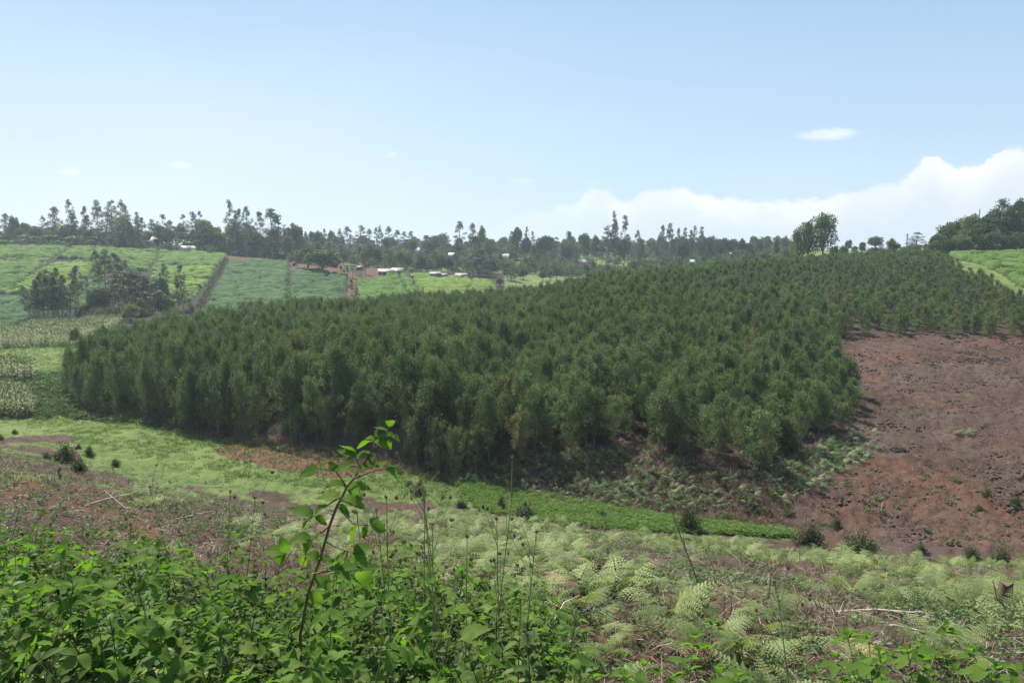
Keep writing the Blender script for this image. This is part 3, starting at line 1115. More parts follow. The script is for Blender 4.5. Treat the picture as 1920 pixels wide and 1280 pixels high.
def plantation():
    rs = np.random.default_rng(77)
    sp = 1.55
    gx, gy = np.meshgrid(np.arange(-75, 150, sp), np.arange(46, 215, sp * .95))
    gx = gx + (np.arange(gx.shape[0]) % 2)[:, None] * sp / 2
    x = (gx + rs.normal(0, .42, gx.shape)).ravel()
    y = (gy + rs.normal(0, .42, gy.shape)).ravel()
    z = H(x, y)
    px, py = project(x, y, z)
    jx = (fbm(x * .4, y * .4, 3) - .5)
    m = inpoly(px + jx * 30, py + jx * 16, PLANT) & (px < 2150) & (y < np.interp(px, [0, 300, 900, 1500, 1900], [112, 126, 152, 182, 204]))
    # thin spots on the upper right
    thin = .42 * sstep(px, 1480, 1560) * sstep(py, 545, 600)
    thin = np.maximum(thin, .12 * sstep(px, 1350, 1500))
    gap = fbm(x * .16 + 30, y * .16, 3)
    keep = rs.random(len(x)) > thin * (.1 + 1.1 * sstep(gap, .45, .65))
    keep &= rs.random(len(x)) > .04
    # small clearings along the lower edge
    m &= keep
    x, y, z, px, py = (q[m] for q in (x, y, z, px, py))
    # tree height: tall at the front left, small at the top and on the right
    hgt = np.interp(px, [100, 500, 900, 1150, 1400, 1600, 1900], [5.9, 6.1, 5.7, 4.6, 4.1, 3.7, 3.4])
    top = np.interp(y, [60, 100, 140, 180], [1.0, .84, .74, .66])
    top = np.where(px > 1300, np.interp(y, [50, 90, 120, 180], [1.0, .80, .68, .56]), top)
    hgt = hgt * top * rs.uniform(.66, 1.22, len(x)) * (1 + .25 * (fbm(x * .07, y * .07, 2) - .5))
    wid = hgt ** .62 * .87 * rs.uniform(.8, 1.2, len(x))
    wid = np.where(y < 75, wid * 1.1, wid)
    rotz = rs.uniform(0, 6.283, len(x))
    var = rs.integers(0, len(VAR), len(x))
    # apparent size: the nearest 300 that are not hidden behind the ranks in front
    app = hgt / y
    a = np.round(px / 9).astype(int)
    order = np.argsort(y)
    horizon = {}
    vis = np.zeros(len(x))
    for i in order:
        ptop = project(x[i], y[i], z[i] + hgt[i])[1]
        halfw = int(round(wid[i] * .45 / y[i] * FPX / 9))
        h0 = min(horizon.get(a[i] + k, 1400) for k in range(-halfw, halfw + 1)) if halfw else horizon.get(a[i], 1400)
        hh = np.median([horizon.get(a[i] + k, 1400) for k in range(-halfw, halfw + 1)])
        vis[i] = max(0, min(hh, py[i]) - ptop) * min(1, wid[i] / y[i] * FPX / 30)
        for k in range(-halfw, halfw + 1):
            horizon[a[i] + k] = min(horizon.get(a[i] + k, 1400), ptop + 6)
    onscreen = (px > -5) & (px < 1925)
    sel = np.argsort(-(vis * onscreen + app * 1e-3))[:300]
    ind = np.zeros(len(x), bool)
    ind[sel] = True
    for i in sel:
        e = ob('plantation_tree', None, loc=(x[i], y[i], z[i] - .02), rot=(rs.normal(0, .04), rs.normal(0, .04), rotz[i]),
               scale=(wid[i] / 2.3, wid[i] / 2.3, hgt[i] / 5.0))
        e.empty_display_size = .3
        mt, mc = VAR[var[i]]
        ob('trunk', mt, e)
        ob('crown', mc, e)
        if px[i] < 330:
            lab, grp = 'dark feathery young tree on the plantation nose above the meadow', 'young trees on the left nose of the plantation'
        elif px[i] < 780 and y[i] < 80:
            lab, grp = 'tall dark feathery young tree in the shaded front rank above the reddish plot', 'front rank trees above the reddish plot'
        elif y[i] < 66 and px[i] < 1250:
            lab, grp = 'feathery young tree at the plantation edge over the ferny bank', 'edge trees over the ferny bank'
        elif px[i] > 1250 and y[i] < 80:
            lab, grp = 'bushy bright green young tree at the plantation corner beside the bare field', 'corner trees beside the bare field'
        elif px[i] > 1480:
            lab, grp = 'small light green young tree on the slope above the bare field', 'small trees above the bare field'
        else:
            lab, grp = 'slim green young tree standing within the ranks of the plantation', 'trees within the plantation ranks'
        tag(e, lab, 'tree', grp)
    r = ~ind
    srcs = [[hidden_source('source_trunk', a_), hidden_source('source_crown', b_)] for a_, b_ in VAR]
    # scale differs by axis
    o = scatter('tree_plantation', np.stack([x[r], y[r], z[r] - .02], 1), srcs, wid[r] / 2.3,
                'dense ranks of small green plantation trees covering the hill', tilt=.04, seed=4, rotz=rotz[r], scalez=hgt[r] / 5.0)
    print('plantation', len(x))


plantation()

# ------------------------------------------------------------------ trees beyond
EUC = [make_euc(200 + i, lo=.10 + .06 * (i % 3)) for i in range(6)]
SLIM = [make_euc(230 + i, slim=True, lo=.22 + .09 * (i % 3)) for i in range(5)]
COLU = [make_euc(250 + i, slim=True, lo=.1) for i in range(3)]
RUSTY = [make_euc(260 + i, slim=True, mat='rust', lo=.15) for i in range(2)]
ROUND = [make_round(300 + i, lo=.10, n=32) for i in range(4)]
DOME = [make_round(310 + i, lo=.0, n=44) for i in range(2)]
LIGHT = [make_round(320 + i, mat='bush', lo=.12, n=30) for i in range(4)]
PALE = [make_round(350 + i, mat='light', lo=.06, n=34, dens=.62) for i in range(3)]
YELL = [make_round(340 + i, mat='yellow', lo=.12) for i in range(2)]
BUSH = [make_bush(360 + i) for i in range(4)]
DBUSH = [make_bush(370 + i, mat='round') for i in range(3)]
BANANA = [make_banana(380 + i) for i in range(5)]
KIND = {  # variants, nominal height, nominal width, name, child names, category
    'e': (EUC, 10, 4.2, 'eucalyptus_tree', 'tree'), 's': (SLIM, 10, 2.7, 'slim_eucalyptus_tree', 'tree'), 'c': (COLU, 10, 2.7, 'columnar_tree', 'tree'),
    'u': (RUSTY, 10, 2.7, 'rusty_tree', 'tree'), 'r': (ROUND, 6, 6, 'broadleaf_tree', 'tree'), 'l': (LIGHT, 6, 6, 'leafy_tree', 'tree'),
    'm': (DOME, 6, 6, 'broadleaf_tree', 'tree'), 'p': (PALE, 6, 6, 'leafy_tree', 'tree'), 'y': (YELL, 6, 6, 'yellow_green_tree', 'tree'), 'b': (BUSH, 2, 2.6, 'bush', 'bush'), 'd': (DBUSH, 2, 2.6, 'dark_bush', 'bush'),
    'n': (BANANA, 4, 4.2, 'banana_plant', 'banana plant')}
_rt = np.random.default_rng(91)


def tree(kind, px, top, w, Y, label, group=None, hmin=1.5):
    """top and w in photo pixels, Y forward distance in metres"""
    var, h0, w0, name, cat = KIND[kind]
    x, y, z = at(px, Y)
    D = Y * CP - z * SP
    h = max(hmin, Zof(top, Y) - z)
    wm = w * D / FPX * (1.22 if kind in 'secu' and Y > 290 else 1.35 if kind in 'sec' and Y > 170 else 1.0)
    mt, mc = var[_rt.integers(len(var))]
    e = ob(name, None, loc=(x, y, z - .05), rot=(0, 0, _rt.uniform(0, 6.28)), scale=(wm / w0, wm / w0, h / h0))
    ob('stem' if kind in 'nbd' else 'trunk', mt, e)
    ob('leaves' if kind in 'nbd' else 'crown', mc, e)
    tag(e, label, cat, group)
    return e


T = tree
# far left ridge
T('e', 12, 399, 24, 335, 'bushy dark eucalyptus at the very left end of the ridge')
T('r', 30, 404, 22, 340, 'rounded dark tree second from the left end of the ridge')
T('r', 49, 414, 30, 340, 'low wide brownish-green tree left of the banana band')
T('e', 83, 403, 17, 380, 'small hazy tree just left of the dense tall eucalyptus')
T('e', 104, 386, 30, 345, 'dense lumpy eucalyptus standing alone above the banana plants')
T('s', 140, 372, 18, 335, 'tall slender two-tiered eucalyptus with bare trunk against the sky')
T('s', 139, 397, 20, 338, 'shorter slender eucalyptus touching the tall two-tiered one')
T('s', 161, 385, 14, 340, 'thin spindly eucalyptus right of the two-tiered one')
T('e', 164, 403, 26, 330, 'light green open-crowned tree below the spindly eucalyptus')
T('e', 186, 374, 25, 335, 'dark mushroom-headed eucalyptus on a visible trunk')
T('s', 211, 370, 24, 338, 'airy eucalyptus with rounded top, left of the highest group')
T('e', 226, 372, 24, 340, 'highest lumpy eucalyptus in the left ridge group')
T('s', 242, 383, 17, 345, 'dark narrow eucalyptus right of the highest group')
T('s', 261, 393, 15, 345, 'small umbrella-topped tree on a thin bare trunk')
T('e', 200, 396, 36, 330, 'wide open eucalyptus in the middle of the left ridge group')
T('l', 232, 404, 38, 322, 'leafy mid-green tree behind the dark ridge-edge eucalyptus')
T('c', 222, 420, 34, 314, 'dark dense columnar tree at the tea field edge, left one')
T('c', 240, 405, 34, 314, 'dark dense columnar tree at the tea field edge, middle one')
T('c', 255, 410, 30, 316, 'dark dense columnar tree at the tea field edge, right one')
T('s', 272, 406, 18, 325, 'straight narrow eucalyptus beside the dark edge trees')
T('e', 287, 410, 20, 345, 'hazy thin eucalyptus above the pinkish house')
T('e', 307, 401, 30, 335, 'broad eucalyptus with forked top above the white roofs')
T('e', 322, 412, 24, 350, 'pale hazy eucalyptus behind the forked one')
T('s', 339, 416, 20, 345, 'small leaning eucalyptus left of the gabled house trees')
T('e', 347, 401, 22, 348, 'pointed hazy eucalyptus above the gabled house')
T('c', 361, 395, 26, 340, 'tall broad-based tree above the gabled house')
T('e', 376, 395, 20, 345, 'open-topped eucalyptus right of the gabled house')
T('l', 383, 408, 42, 330, 'large round mid-green tree right of the gabled house')
T('r', 392, 418, 44, 325, 'low dark rounded tree beside the path end')
T('l', 408, 432, 38, 325, 'light leafy tree above the end of the hedge path')
T('c', 431, 372, 21, 335, 'tallest dark spire-like eucalyptus on the ridge')
T('s', 443, 389, 15, 340, 'thin eucalyptus right beside the dark spire')
T('s', 451, 390, 15, 345, 'second thin eucalyptus right of the dark spire')
T('e', 467, 385, 23, 340, 'eucalyptus with drooping open crown right of the spire')
T('e', 440, 412, 38, 328, 'dark spreading eucalyptus at the foot of the spire')
T('e', 462, 416, 34, 326, 'dark spreading eucalyptus above the red soil strip')
T('e', 479, 422, 18, 350, 'small hazy tree left of the great dense pair')
T('e', 490, 396, 28, 330, 'left half of the great dense eucalyptus pair')
T('c', 512, 389, 40, 328, 'great dense dark eucalyptus, highest of its pair')
T('c', 526, 400, 34, 325, 'great dense dark eucalyptus on the right side of the pair')
T('l', 540, 440, 30, 318, 'light green leafy tree at the right foot of the great pair')
T('e', 549, 417, 22, 390, 'pale hazy eucalyptus right of the great pair')
T('r', 560, 437, 16, 400, 'small rounded hazy tree beyond the great pair')
T('s', 576, 433, 12, 400, 'slim isolated hazy tree with airy crown')
T('c', 602, 434, 14, 420, 'pointed small conifer-like tree left of the umbrella acacia')
T('s', 609, 427, 10, 420, 'tiny thin tree touching the pointed one')
T('l', 623, 431, 20, 420, 'flat-topped umbrella acacia on the hazy ridge')
T('c', 641, 427, 14, 430, 'narrow hazy tree right of the umbrella acacia')
T('e', 650, 424, 24, 430, 'rounded hazy eucalyptus right of the umbrella acacia')
T('c', 676, 421, 25, 430, 'broad triangular hazy tree in the middle of the ridge row')
for i, (px, top, w) in enumerate([(694, 428, 16), (707, 425, 14), (716, 421, 14), (730, 423, 18), (745, 430, 20), (759, 433, 17), (773, 432, 19)]):
    T('c', px, top, w, 430, 'narrow hazy eucalyptus in the even row on the ridge', 'even row of hazy eucalyptus trees')
T('c', 797, 440, 18, 420, 'small forked tree at the end of the even row')
T('r', 823, 436, 40, 440, 'wide pale hazy tree behind the dark pointed one')
T('c', 836, 435, 20, 410, 'dark pointed tree in front of the wide pale one')
T('c', 862, 413, 24, 400, 'tall dark lumpy eucalyptus above the white roof')
T('e', 888, 417, 22, 410, 'tall airy eucalyptus left of the round-headed one')
T('l', 905, 422, 22, 410, 'round-headed eucalyptus on the ridge near the centre')
T('e', 887, 442, 50, 300, 'big green eucalyptus standing forward of the ridge by the tea')
T('c', 905, 465, 34, 296, 'lower green eucalyptus right of the big forward one')
T('e', 960, 433, 16, 420, 'small eucalyptus left of the round pale tree')
T('r', 970, 421, 24, 420, 'round pale tree rising from the central ridge')
T('s', 986, 423, 10, 420, 'thin eucalyptus touching the round pale tree')
T('s', 1002, 432, 10, 440, 'slender pointed tree right of the round pale tree')
T('r', 1020, 438, 34, 400, 'low dark rounded tree on the central ridge')
T('e', 1062, 432, 26, 400, 'dark lumpy tree with a bare twig above it')
T('l', 1095, 434, 28, 400, 'wide leafy tree above the pale roof')
T('r', 1118, 440, 24, 400, 'low dark tree beside the tall trio')
T('c', 1137, 421, 30, 390, 'dark conical tree left in the tall trio')
T('s', 1153, 393, 13, 395, 'tallest spindly eucalyptus in the central trio')
T('c', 1154, 410, 18, 395, 'stout eucalyptus below the spindly top of the trio')
T('s', 1170, 401, 18, 395, 'tall lean eucalyptus at the right of the trio')
T('r', 1170, 444, 30, 385, 'dark low tree at the foot of the trio')
T('e', 1195, 430, 17, 400, 'small round-topped tree right of the trio')
T('e', 1241, 420, 16, 400, 'left eucalyptus of the round-topped cluster')
T('e', 1254, 417, 20, 400, 'tallest eucalyptus of the round-topped cluster')
T('e', 1272, 426, 12, 405, 'small ball-headed eucalyptus in the gap of the cluster')
T('s', 1284, 425, 12, 405, 'slim ball-headed eucalyptus right in the cluster')
T('s', 1293, 430, 12, 400, 'short slim eucalyptus right in the cluster')
T('s', 1303, 421, 12, 405, 'thin bare-trunked eucalyptus near the cluster end')
T('s', 1315, 423, 14, 405, 'thin eucalyptus with a ball top at the cluster end')
T('r', 1325, 443, 30, 395, 'dark spreading tree under the cluster end')
T('r', 1280, 447, 30, 380, 'dense dark round tree below the ball-headed eucalypts')
for px, top, w in [(1350, 450, 30), (1358, 442, 20), (1375, 446, 26), (1391, 446, 18), (1404, 452, 22), (1425, 446, 15)]:
    T('r', px, top, w, 400, 'low rounded dark tree on the ridge above the plantation crest', 'low rounded trees on the right ridge')
# clump beside the crest and the right-hand wood
T('p', 1495, 424, 34, 200, 'smaller leafy tree left of the big crest tree')
T('p', 1513, 410, 44, 198, 'leafy pale tree forming the middle of the crest clump')
T('p', 1541, 394, 60, 196, 'big leafy pale tree with open top on the plantation crest')
T('r', 1455, 447, 12, 330, 'tiny dark tree left of the crest clump')
T('b', 1472, 452, 26, 230, 'pale scrubby bush left of the crest clump')
T('r', 1590, 449, 16, 330, 'small hazy tree right of the crest clump')
T('r', 1617, 452, 14, 330, 'tiny hazy tree left of the leaning dome tree')
T('r', 1641, 441, 32, 300, 'hazy dome-shaped tree leaning to the right')
T('l', 1672, 446, 26, 215, 'green spreading tree between the domes')
T('e', 1717, 435, 32, 270, 'round-crowned tree beside the utility pole')
T('r', 1737, 455, 12, 230, 'small dark tree left of the right-hand wood')
wood = [('r', 1757, 436, 34), ('l', 1772, 418, 42), ('r', 1795, 408, 48), ('l', 1815, 400, 46), ('r', 1838, 402, 44), ('l', 1852, 396, 40), ('c', 1874, 370, 40),
        ('r', 1872, 385, 44), ('r', 1903, 372, 44), ('l', 1893, 395, 46), ('r', 1925, 378, 50), ('l', 1950, 380, 54), ('r', 1985, 372, 60), ('l', 2030, 380, 60)]
for i, (k, px, top, w) in enumerate(wood):
    T(k, px, top, w * 1.15, 208 + (i % 3) * 5, 'dense green tree in the dark wood at the right edge of the ridge', 'trees of the right-hand wood')
for i, (px, top, w) in enumerate([(1752, 450, 26), (1775, 446, 36), (1800, 440, 40), (1828, 438, 44), (1858, 432, 44), (1885, 436, 46), (1912, 434, 44), (1945, 430, 50)]):
    T('lr'[i % 2], px, top, w * 1.1, 201, 'lower bushy tree along the front of the right-hand wood', 'front trees of the right-hand wood')
T('n', 1828, 452, 16, 196, 'small banana plant in front of the right-hand wood, left one')
T('n', 1870, 450, 18, 196, 'withered banana plant in front of the right-hand wood')
# grove below the tea fields, left
for i, (px, top) in enumerate([(58, 532), (66, 522), (75, 514), (84, 508), (92, 502), (99, 505), (106, 499), (112, 508), (119, 512), (127, 520), (132, 530), (70, 530), (90, 518), (103, 520), (117, 530), (81, 526)]):
    T('s', px, top, 21, 178 + (i % 4) * 2.0, 'slender dark eucalyptus in the tight clump above the maize', 'tight clump of slender eucalyptus trees')
T('s', 148, 496, 22, 190, 'airy eucalyptus between the tight clump and the grove')
T('s', 143, 500, 12, 192, 'thin companion of the airy eucalyptus by the clump')
T('s', 166, 515, 8, 196, 'very thin young eucalyptus crossing the dark path')
for px, top, w, k in [(186, 468, 24, 'e'), (198, 466, 30, 'e'), (215, 473, 22, 's'), (226, 480, 18, 's'), (238, 483, 16, 's')]:
    T(k, px, top, w, 222, 'tall airy grey-green eucalyptus at the top of the grove', 'airy eucalyptus trees at the top of the grove')
for px, top, w, k in [(212, 505, 30, 'c'), (230, 505, 30, 'c'), (243, 506, 30, 'u'), (256, 506, 26, 'c'), (268, 512, 26, 'c'), (280, 514, 28, 'u'), (294, 515, 28, 'c'), (304, 520, 26, 'u'),
                      (285, 530, 30, 'c'), (300, 545, 26, 'c')]:
    T(k, px, top, w * 1.3, 208 - (top - 505) * .2, 'dense dark eucalyptus with bronze young leaves in the grove', 'dark bronze-tipped trees of the grove')
for px, top, w in [(178, 545, 34), (192, 540, 34), (206, 546, 30), (160, 570, 26), (146, 575, 22), (262, 560, 30), (318, 560, 22)]:
    T('m', px, top, w, 192, 'low dark rounded tree at the foot of the grove', 'low dark trees at the foot of the grove')
T('s', 309, 489, 17, 205, 'round-topped slim eucalyptus standing right of the grove')
T('s', 344, 494, 22, 200, 'open two-part eucalyptus right of the slim round-topped one')
T('s', 335, 520, 16, 196, 'ragged lower eucalyptus beside the two-part one')
T('u', 222, 546, 26, 182, 'bronze-topped eucalyptus at the near left of the grove')
T('u', 238, 540, 22, 184, 'bronze-topped eucalyptus next to the yellow-green tree')
T('y', 246, 569, 36, 178, 'yellow-green bushy tree between grove and plantation')
T('u', 256, 553, 20, 182, 'small bronze-topped tree behind the yellow-green tree')
T('l', 141, 614, 24, 128, 'lone round tree with sunlit top in front of the maize')
T('b', 290, 592, 30, 150, 'low bush between the grove and the plantation crest')
T('d', 358, 555, 18, 190, 'dark bush at the foot of the hedge path')
T('r', 113, 456, 20, 315, 'lone small round tree where the tea paths meet')
T('s', 72, 473, 10, 312, 'tiny dark tree alone in the left tea field')
T('r', 127, 473, 13, 290, 'tiny spreading tree right of the long tea path')
T('s', 490, 464, 10, 300, 'tiny dark tree alone on the red soil strip')
T('s', 686, 476, 12, 275, 'slim dark tree alone below the rusty roofs')
T('m', 605, 467, 78, 268, 'big dark dome-shaped tree at the corner of the tea field')
T('m', 577, 461, 58, 280, 'wide dark tree behind the big dome-shaped tree')
T('c', 617, 452, 26, 300, 'dark upright tree rising behind the dome-shaped tree')
T('l', 596, 452, 24, 330, 'light green tree rising behind the dome-shaped tree')
T('s', 660, 524, 13, 222, 'pair of narrow dark trees on the red field margin, taller one')
T('s', 669, 538, 12, 218, 'pair of narrow dark trees on the red field margin, shorter one')
T('s', 791, 538, 8, 222, 'thin sapling between tea field and plantation')
T('r', 937, 521, 18, 260, 'small dark round tree at the right end of the tea field')
T('e', 958, 494, 26, 280, 'dark tree right of the round one at the tea field end')
T('c', 1080, 478, 13, 330, 'dark pointed tree at the left corner of the bright field')
T('e', 1155, 482, 26, 330, 'dark lumpy tree at the right corner of the bright field')
T('r', 1187, 489, 20, 330, 'round tree right of the bright field')
for i, (px, top, w, k) in enumerate([(672, 458, 26, 'u'), (692, 456, 24, 'l'), (708, 462, 22, 'r'), (722, 464, 20, 'u'), (735, 468, 18, 'e'), (752, 470, 24, 'l'), (765, 476, 20, 'r'), (645, 470, 20, 'l'), (660, 474, 16, 'b')]):
    T(k, px, top, w, 315, 'mixed garden tree in the row above the rusty-roofed sheds', 'garden trees above the rusty roofs')
for i, (px, top, w, k) in enumerate([(787, 468, 20, 'c'), (800, 466, 22, 'c'), (812, 470, 22, 'e'), (828, 478, 22, 'r'), (840, 480, 22, 'r'), (852, 474, 20, 'e'), (790, 482, 24, 'r'), (868, 484, 20, 'e'),
                                     (920, 478, 20, 'e'), (925, 490, 18, 'r')]):
    T(k, px, top, w, 308, 'dark garden tree above the tin-roofed huts', 'garden trees above the tin-roofed huts')
for px, top, w in [(640, 490, 22), (652, 492, 22), (661, 490, 18), (646, 500, 20), (877, 503, 22), (888, 500, 20), (528, 462, 16), (540, 466, 16)]:
    T('n', px, top, w, 262 if px < 700 and px > 600 else 290, 'banana plant with pale leaves beside the tea fields', 'banana plants beside the tea fields')
# banana band along the left ridge
for i in range(92):
    px = -20 + i * 5.0 + _rt.uniform(-3, 3)
    T('n', px, _rt.uniform(432, 450) + (6 if px > 260 else 0), 24, _rt.uniform(320, 334), 'banana plant in the green band along the left ridge', 'banana plants along the left ridge')
for i in range(46):
    px = -20 + i * 10.0 + _rt.uniform(-5, 5)
    T('db'[i % 2], px, _rt.uniform(449, 459) + (5 if px > 250 else 0), _rt.uniform(14, 26), _rt.uniform(316, 326), 'low bush along the upper edge of the tea fields', 'bushes along the upper edge of the tea')
# trees and bushes that fill the hazy middle distance
for i in range(210):
    px = _rt.uniform(540, 1480)
    Y = _rt.uniform(400, 540)
    T('rlelc'[i % 5], px, _rt.uniform(440, 458), _rt.uniform(16, 30), Y, 'hazy tree of the distant wooded ridge', 'hazy trees of the distant ridge')
k = 0
for i in range(300):
    px = _rt.uniform(915, 1460)
    Y = _rt.uniform(285, 400)
    x, y, z = at(px, Y)
    gy = project(x, y, z)[1]
    if 1070 < px < 1180 and 345 < Y < 400:
        continue
    if k > 150:
        break
    k += 1
    T('rlebcldr'[i % 8], px, gy - _rt.uniform(14, 27), _rt.uniform(12, 24), Y, 'tree in the tangled green valley beyond the plantation crest', 'trees of the tangled valley')
for i in range(34):
    px = _rt.uniform(-200, 620)
    T('er'[i % 2], px, _rt.uniform(428, 446), _rt.uniform(16, 28), _rt.uniform(380, 430), 'pale hazy tree showing between the left ridge trees', 'pale trees behind the left ridge')
for i in range(26):
    px = _rt.uniform(1560, 1760)
    T('br'[i % 2], px, _rt.uniform(457, 464), _rt.uniform(10, 20), _rt.uniform(225, 300), 'low scrub bush along the right skyline', 'scrub bushes along the right skyline')
for i in range(30):
    px = _rt.uniform(560, 950)
    x, y, z = at(px, 300)
    T('bd'[i % 2], px, project(x, y, z)[1] - _rt.uniform(4, 10), _rt.uniform(12, 24), _rt.uniform(300, 330), 'low hedge bush around the homesteads', 'hedge bushes around the homesteads')

for i in range(84):
    px = -150 + i * 8.6 + _rt.uniform(-4, 4)
    T('lrlb'[i % 4], px, _rt.uniform(418, 442) + (12 if i % 4 == 3 else 0), _rt.uniform(26, 42), _rt.uniform(328, 350), 'leafy tree in the green belt at the foot of the left ridge trees', 'leafy trees of the left ridge belt')
for i in range(60):
    px = _rt.uniform(600, 960)
    Y = _rt.uniform(325, 430)
    x, y, z = at(px, Y)
    T('lrecu'[i % 5], px, project(x, y, z)[1] - _rt.uniform(14, 24), _rt.uniform(14, 26), Y, 'garden or field-edge tree on the slope behind the homesteads', 'trees behind the homesteads')


# ------------------------------------------------------------------ tea fields: raised, rippled canopies with sunk paths between
def tea_mat(name, c1, c2):
    m, t, out = new_mat(name)
    tc = t.add('ShaderNodeTexCoord').outputs['Object']
    v = t.mapping(tc, (.22, 1.0, 1.0))
    n = t.noise(v, .8, 6, .65)
    nb = t.noise(tc, .05, 4, .6)
    nf = t.noise(tc, 2.6, 5, .7)
    f = t.math('ADD', t.math('MULTIPLY', n, .55), t.math('MULTIPLY', nf, .45))
    c = t.mix(t.ramp(f, .36, .62), c1, c2)
    c = t.mix(t.ramp(nb, .42, .62, 0, .45), c, [q * 1.18 for q in c2])
    c = t.mix(t.ramp(nf, .60, .72, 0, .6), c, (0.02, 0.04, 0.012))
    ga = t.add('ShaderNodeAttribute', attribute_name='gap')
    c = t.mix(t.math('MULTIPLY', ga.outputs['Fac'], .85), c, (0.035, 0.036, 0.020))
    p = t.add('ShaderNodeBsdfPrincipled')
    t.l.new(c, p.inputs['Base Color'])
    p.inputs['Roughness'].default_value = .9
    p.inputs['Specular IOR Level'].default_value = .08
    b = t.add('ShaderNodeBump', ins={'Strength': .8, 'Distance': .5})
    t.l.new(t.math('ADD', nf, n), b.inputs['Height'])
    t.l.new(b.outputs[0], p.inputs['Normal'])
    t.l.new(p.outputs[0], out.inputs[0])
    return m


M['tea_bright'] = tea_mat('bright_tea', (0.062, 0.115, 0.026), (0.125, 0.190, 0.044))
M['tea_yellow'] = tea_mat('yellow_tea', (0.085, 0.145, 0.026), (0.165, 0.235, 0.046))
M['tea_blue'] = tea_mat('blue_green_tea', (0.045, 0.088, 0.034), (0.088, 0.142, 0.056))
M['tea_mid'] = tea_mat('mid_green_tea', (0.06, 0.12, 0.026), (0.12, 0.195, 0.042))

TEA = [
    ('bright', [(-160, 464), (123, 465), (101, 484), (-160, 482)], 'bright green tea plot at the top left under the ridge'),
    ('bright', [(-160, 486), (20, 486), (98, 487), (64, 508), (58, 514), (-160, 514)], 'bright green tea plot left of the long path, second from the top'),
    ('mid', [(-160, 518), (54, 518), (6, 551), (-160, 551)], 'darker green tea plot left of the long path, third from the top'),
    ('blue', [(-160, 556), (48, 557), (60, 585), (60, 600), (40, 610), (0, 626), (-160, 660)], 'blue-green tea plot at the lower left above the hedge'),
    ('bright', [(136, 465), (176, 465), (178, 487), (108, 486)], 'small green tea plot right of the path top'),
    ('yellow', [(104, 491), (178, 494), (171, 512), (147, 535), (136, 551), (12, 551), (66, 516)], 'yellow-green tea plot between the long path and the grove'),
    ('blue', [(54, 556), (136, 556), (145, 545), (172, 520), (205, 520), (200, 590), (62, 600)], 'blue-green tea plot behind the tight eucalyptus clump'),
    ('bright', [(180, 466), (296, 471), (290, 492), (276, 509), (180, 509)], 'green tea plot behind the top of the grove'),
    ('bright', [(300, 471), (427, 479), (409, 499), (280, 511), (295, 494)], 'wide green tea plot below the white-roofed houses'),
    ('yellow', [(282, 514), (350, 502), (405, 502), (384, 535), (352, 568), (310, 568), (290, 540)], 'brightest yellow tea plot left of the hedge path'),
    ('blue', [(432, 490), (541, 492), (537, 600), (376, 600), (396, 560), (414, 520)], 'blue-green tea plot right of the hedge path'),
    ('blue', [(546, 510), (600, 509), (650, 521), (645, 610), (541, 610)], 'dark blue-green tea plot below the dome-shaped tree'),
    ('mid', [(670, 524), (690, 530), (742, 512), (790, 600), (668, 600)], 'green tea plot below the rusty-roofed sheds'),
    ('mid', [(746, 512), (767, 515), (812, 600), (794, 600)], 'narrow green tea strip left of the steep path'),
    ('yellow', [(771, 516), (800, 517), (860, 521), (930, 534), (928, 565), (850, 600), (818, 600)], 'yellow-green tea plot below the tin-roofed huts'),
]
GARDENS = [
    ('bright', [(634, 470), (662, 472), (661, 487), (634, 484)], 'small bright field left of the rusty-roofed sheds', 300, 380),
    ('bright', [(1082, 482), (1112, 483), (1112, 501), (1082, 500)], 'bright green field in the far valley, left half', 330, 460),
    ('yellow', [(1114, 483), (1150, 484), (1150, 502), (1114, 501)], 'yellow-green field in the far valley, right half', 330, 460),
    ('mid', [(1082, 470), (1140, 470), (1140, 480), (1082, 480)], 'pale field strip above the bright fields in the far valley', 330, 470),
    ('bright', [(930, 478), (985, 480), (980, 500), (930, 498)], 'small pale green field among the valley trees', 290, 420),
    ('mid', [(775, 468), (800, 470), (800, 490), (775, 488)], 'narrow green field behind the garden trees', 300, 400),
    ('mid', [(1735, 464), (2200, 440), (2200, 480), (1900, 473), (1850, 481), (1780, 482)], 'pale green scrubby crop in front of the right-hand wood', 150, 205),
    ('bright', [(1782, 484), (1850, 483), (1900, 476), (2200, 484), (2300, 600), (1960, 560), (1905, 535), (1885, 518), (1845, 498)], 'green tea patch at the right edge below the wood', 120, 200),
]


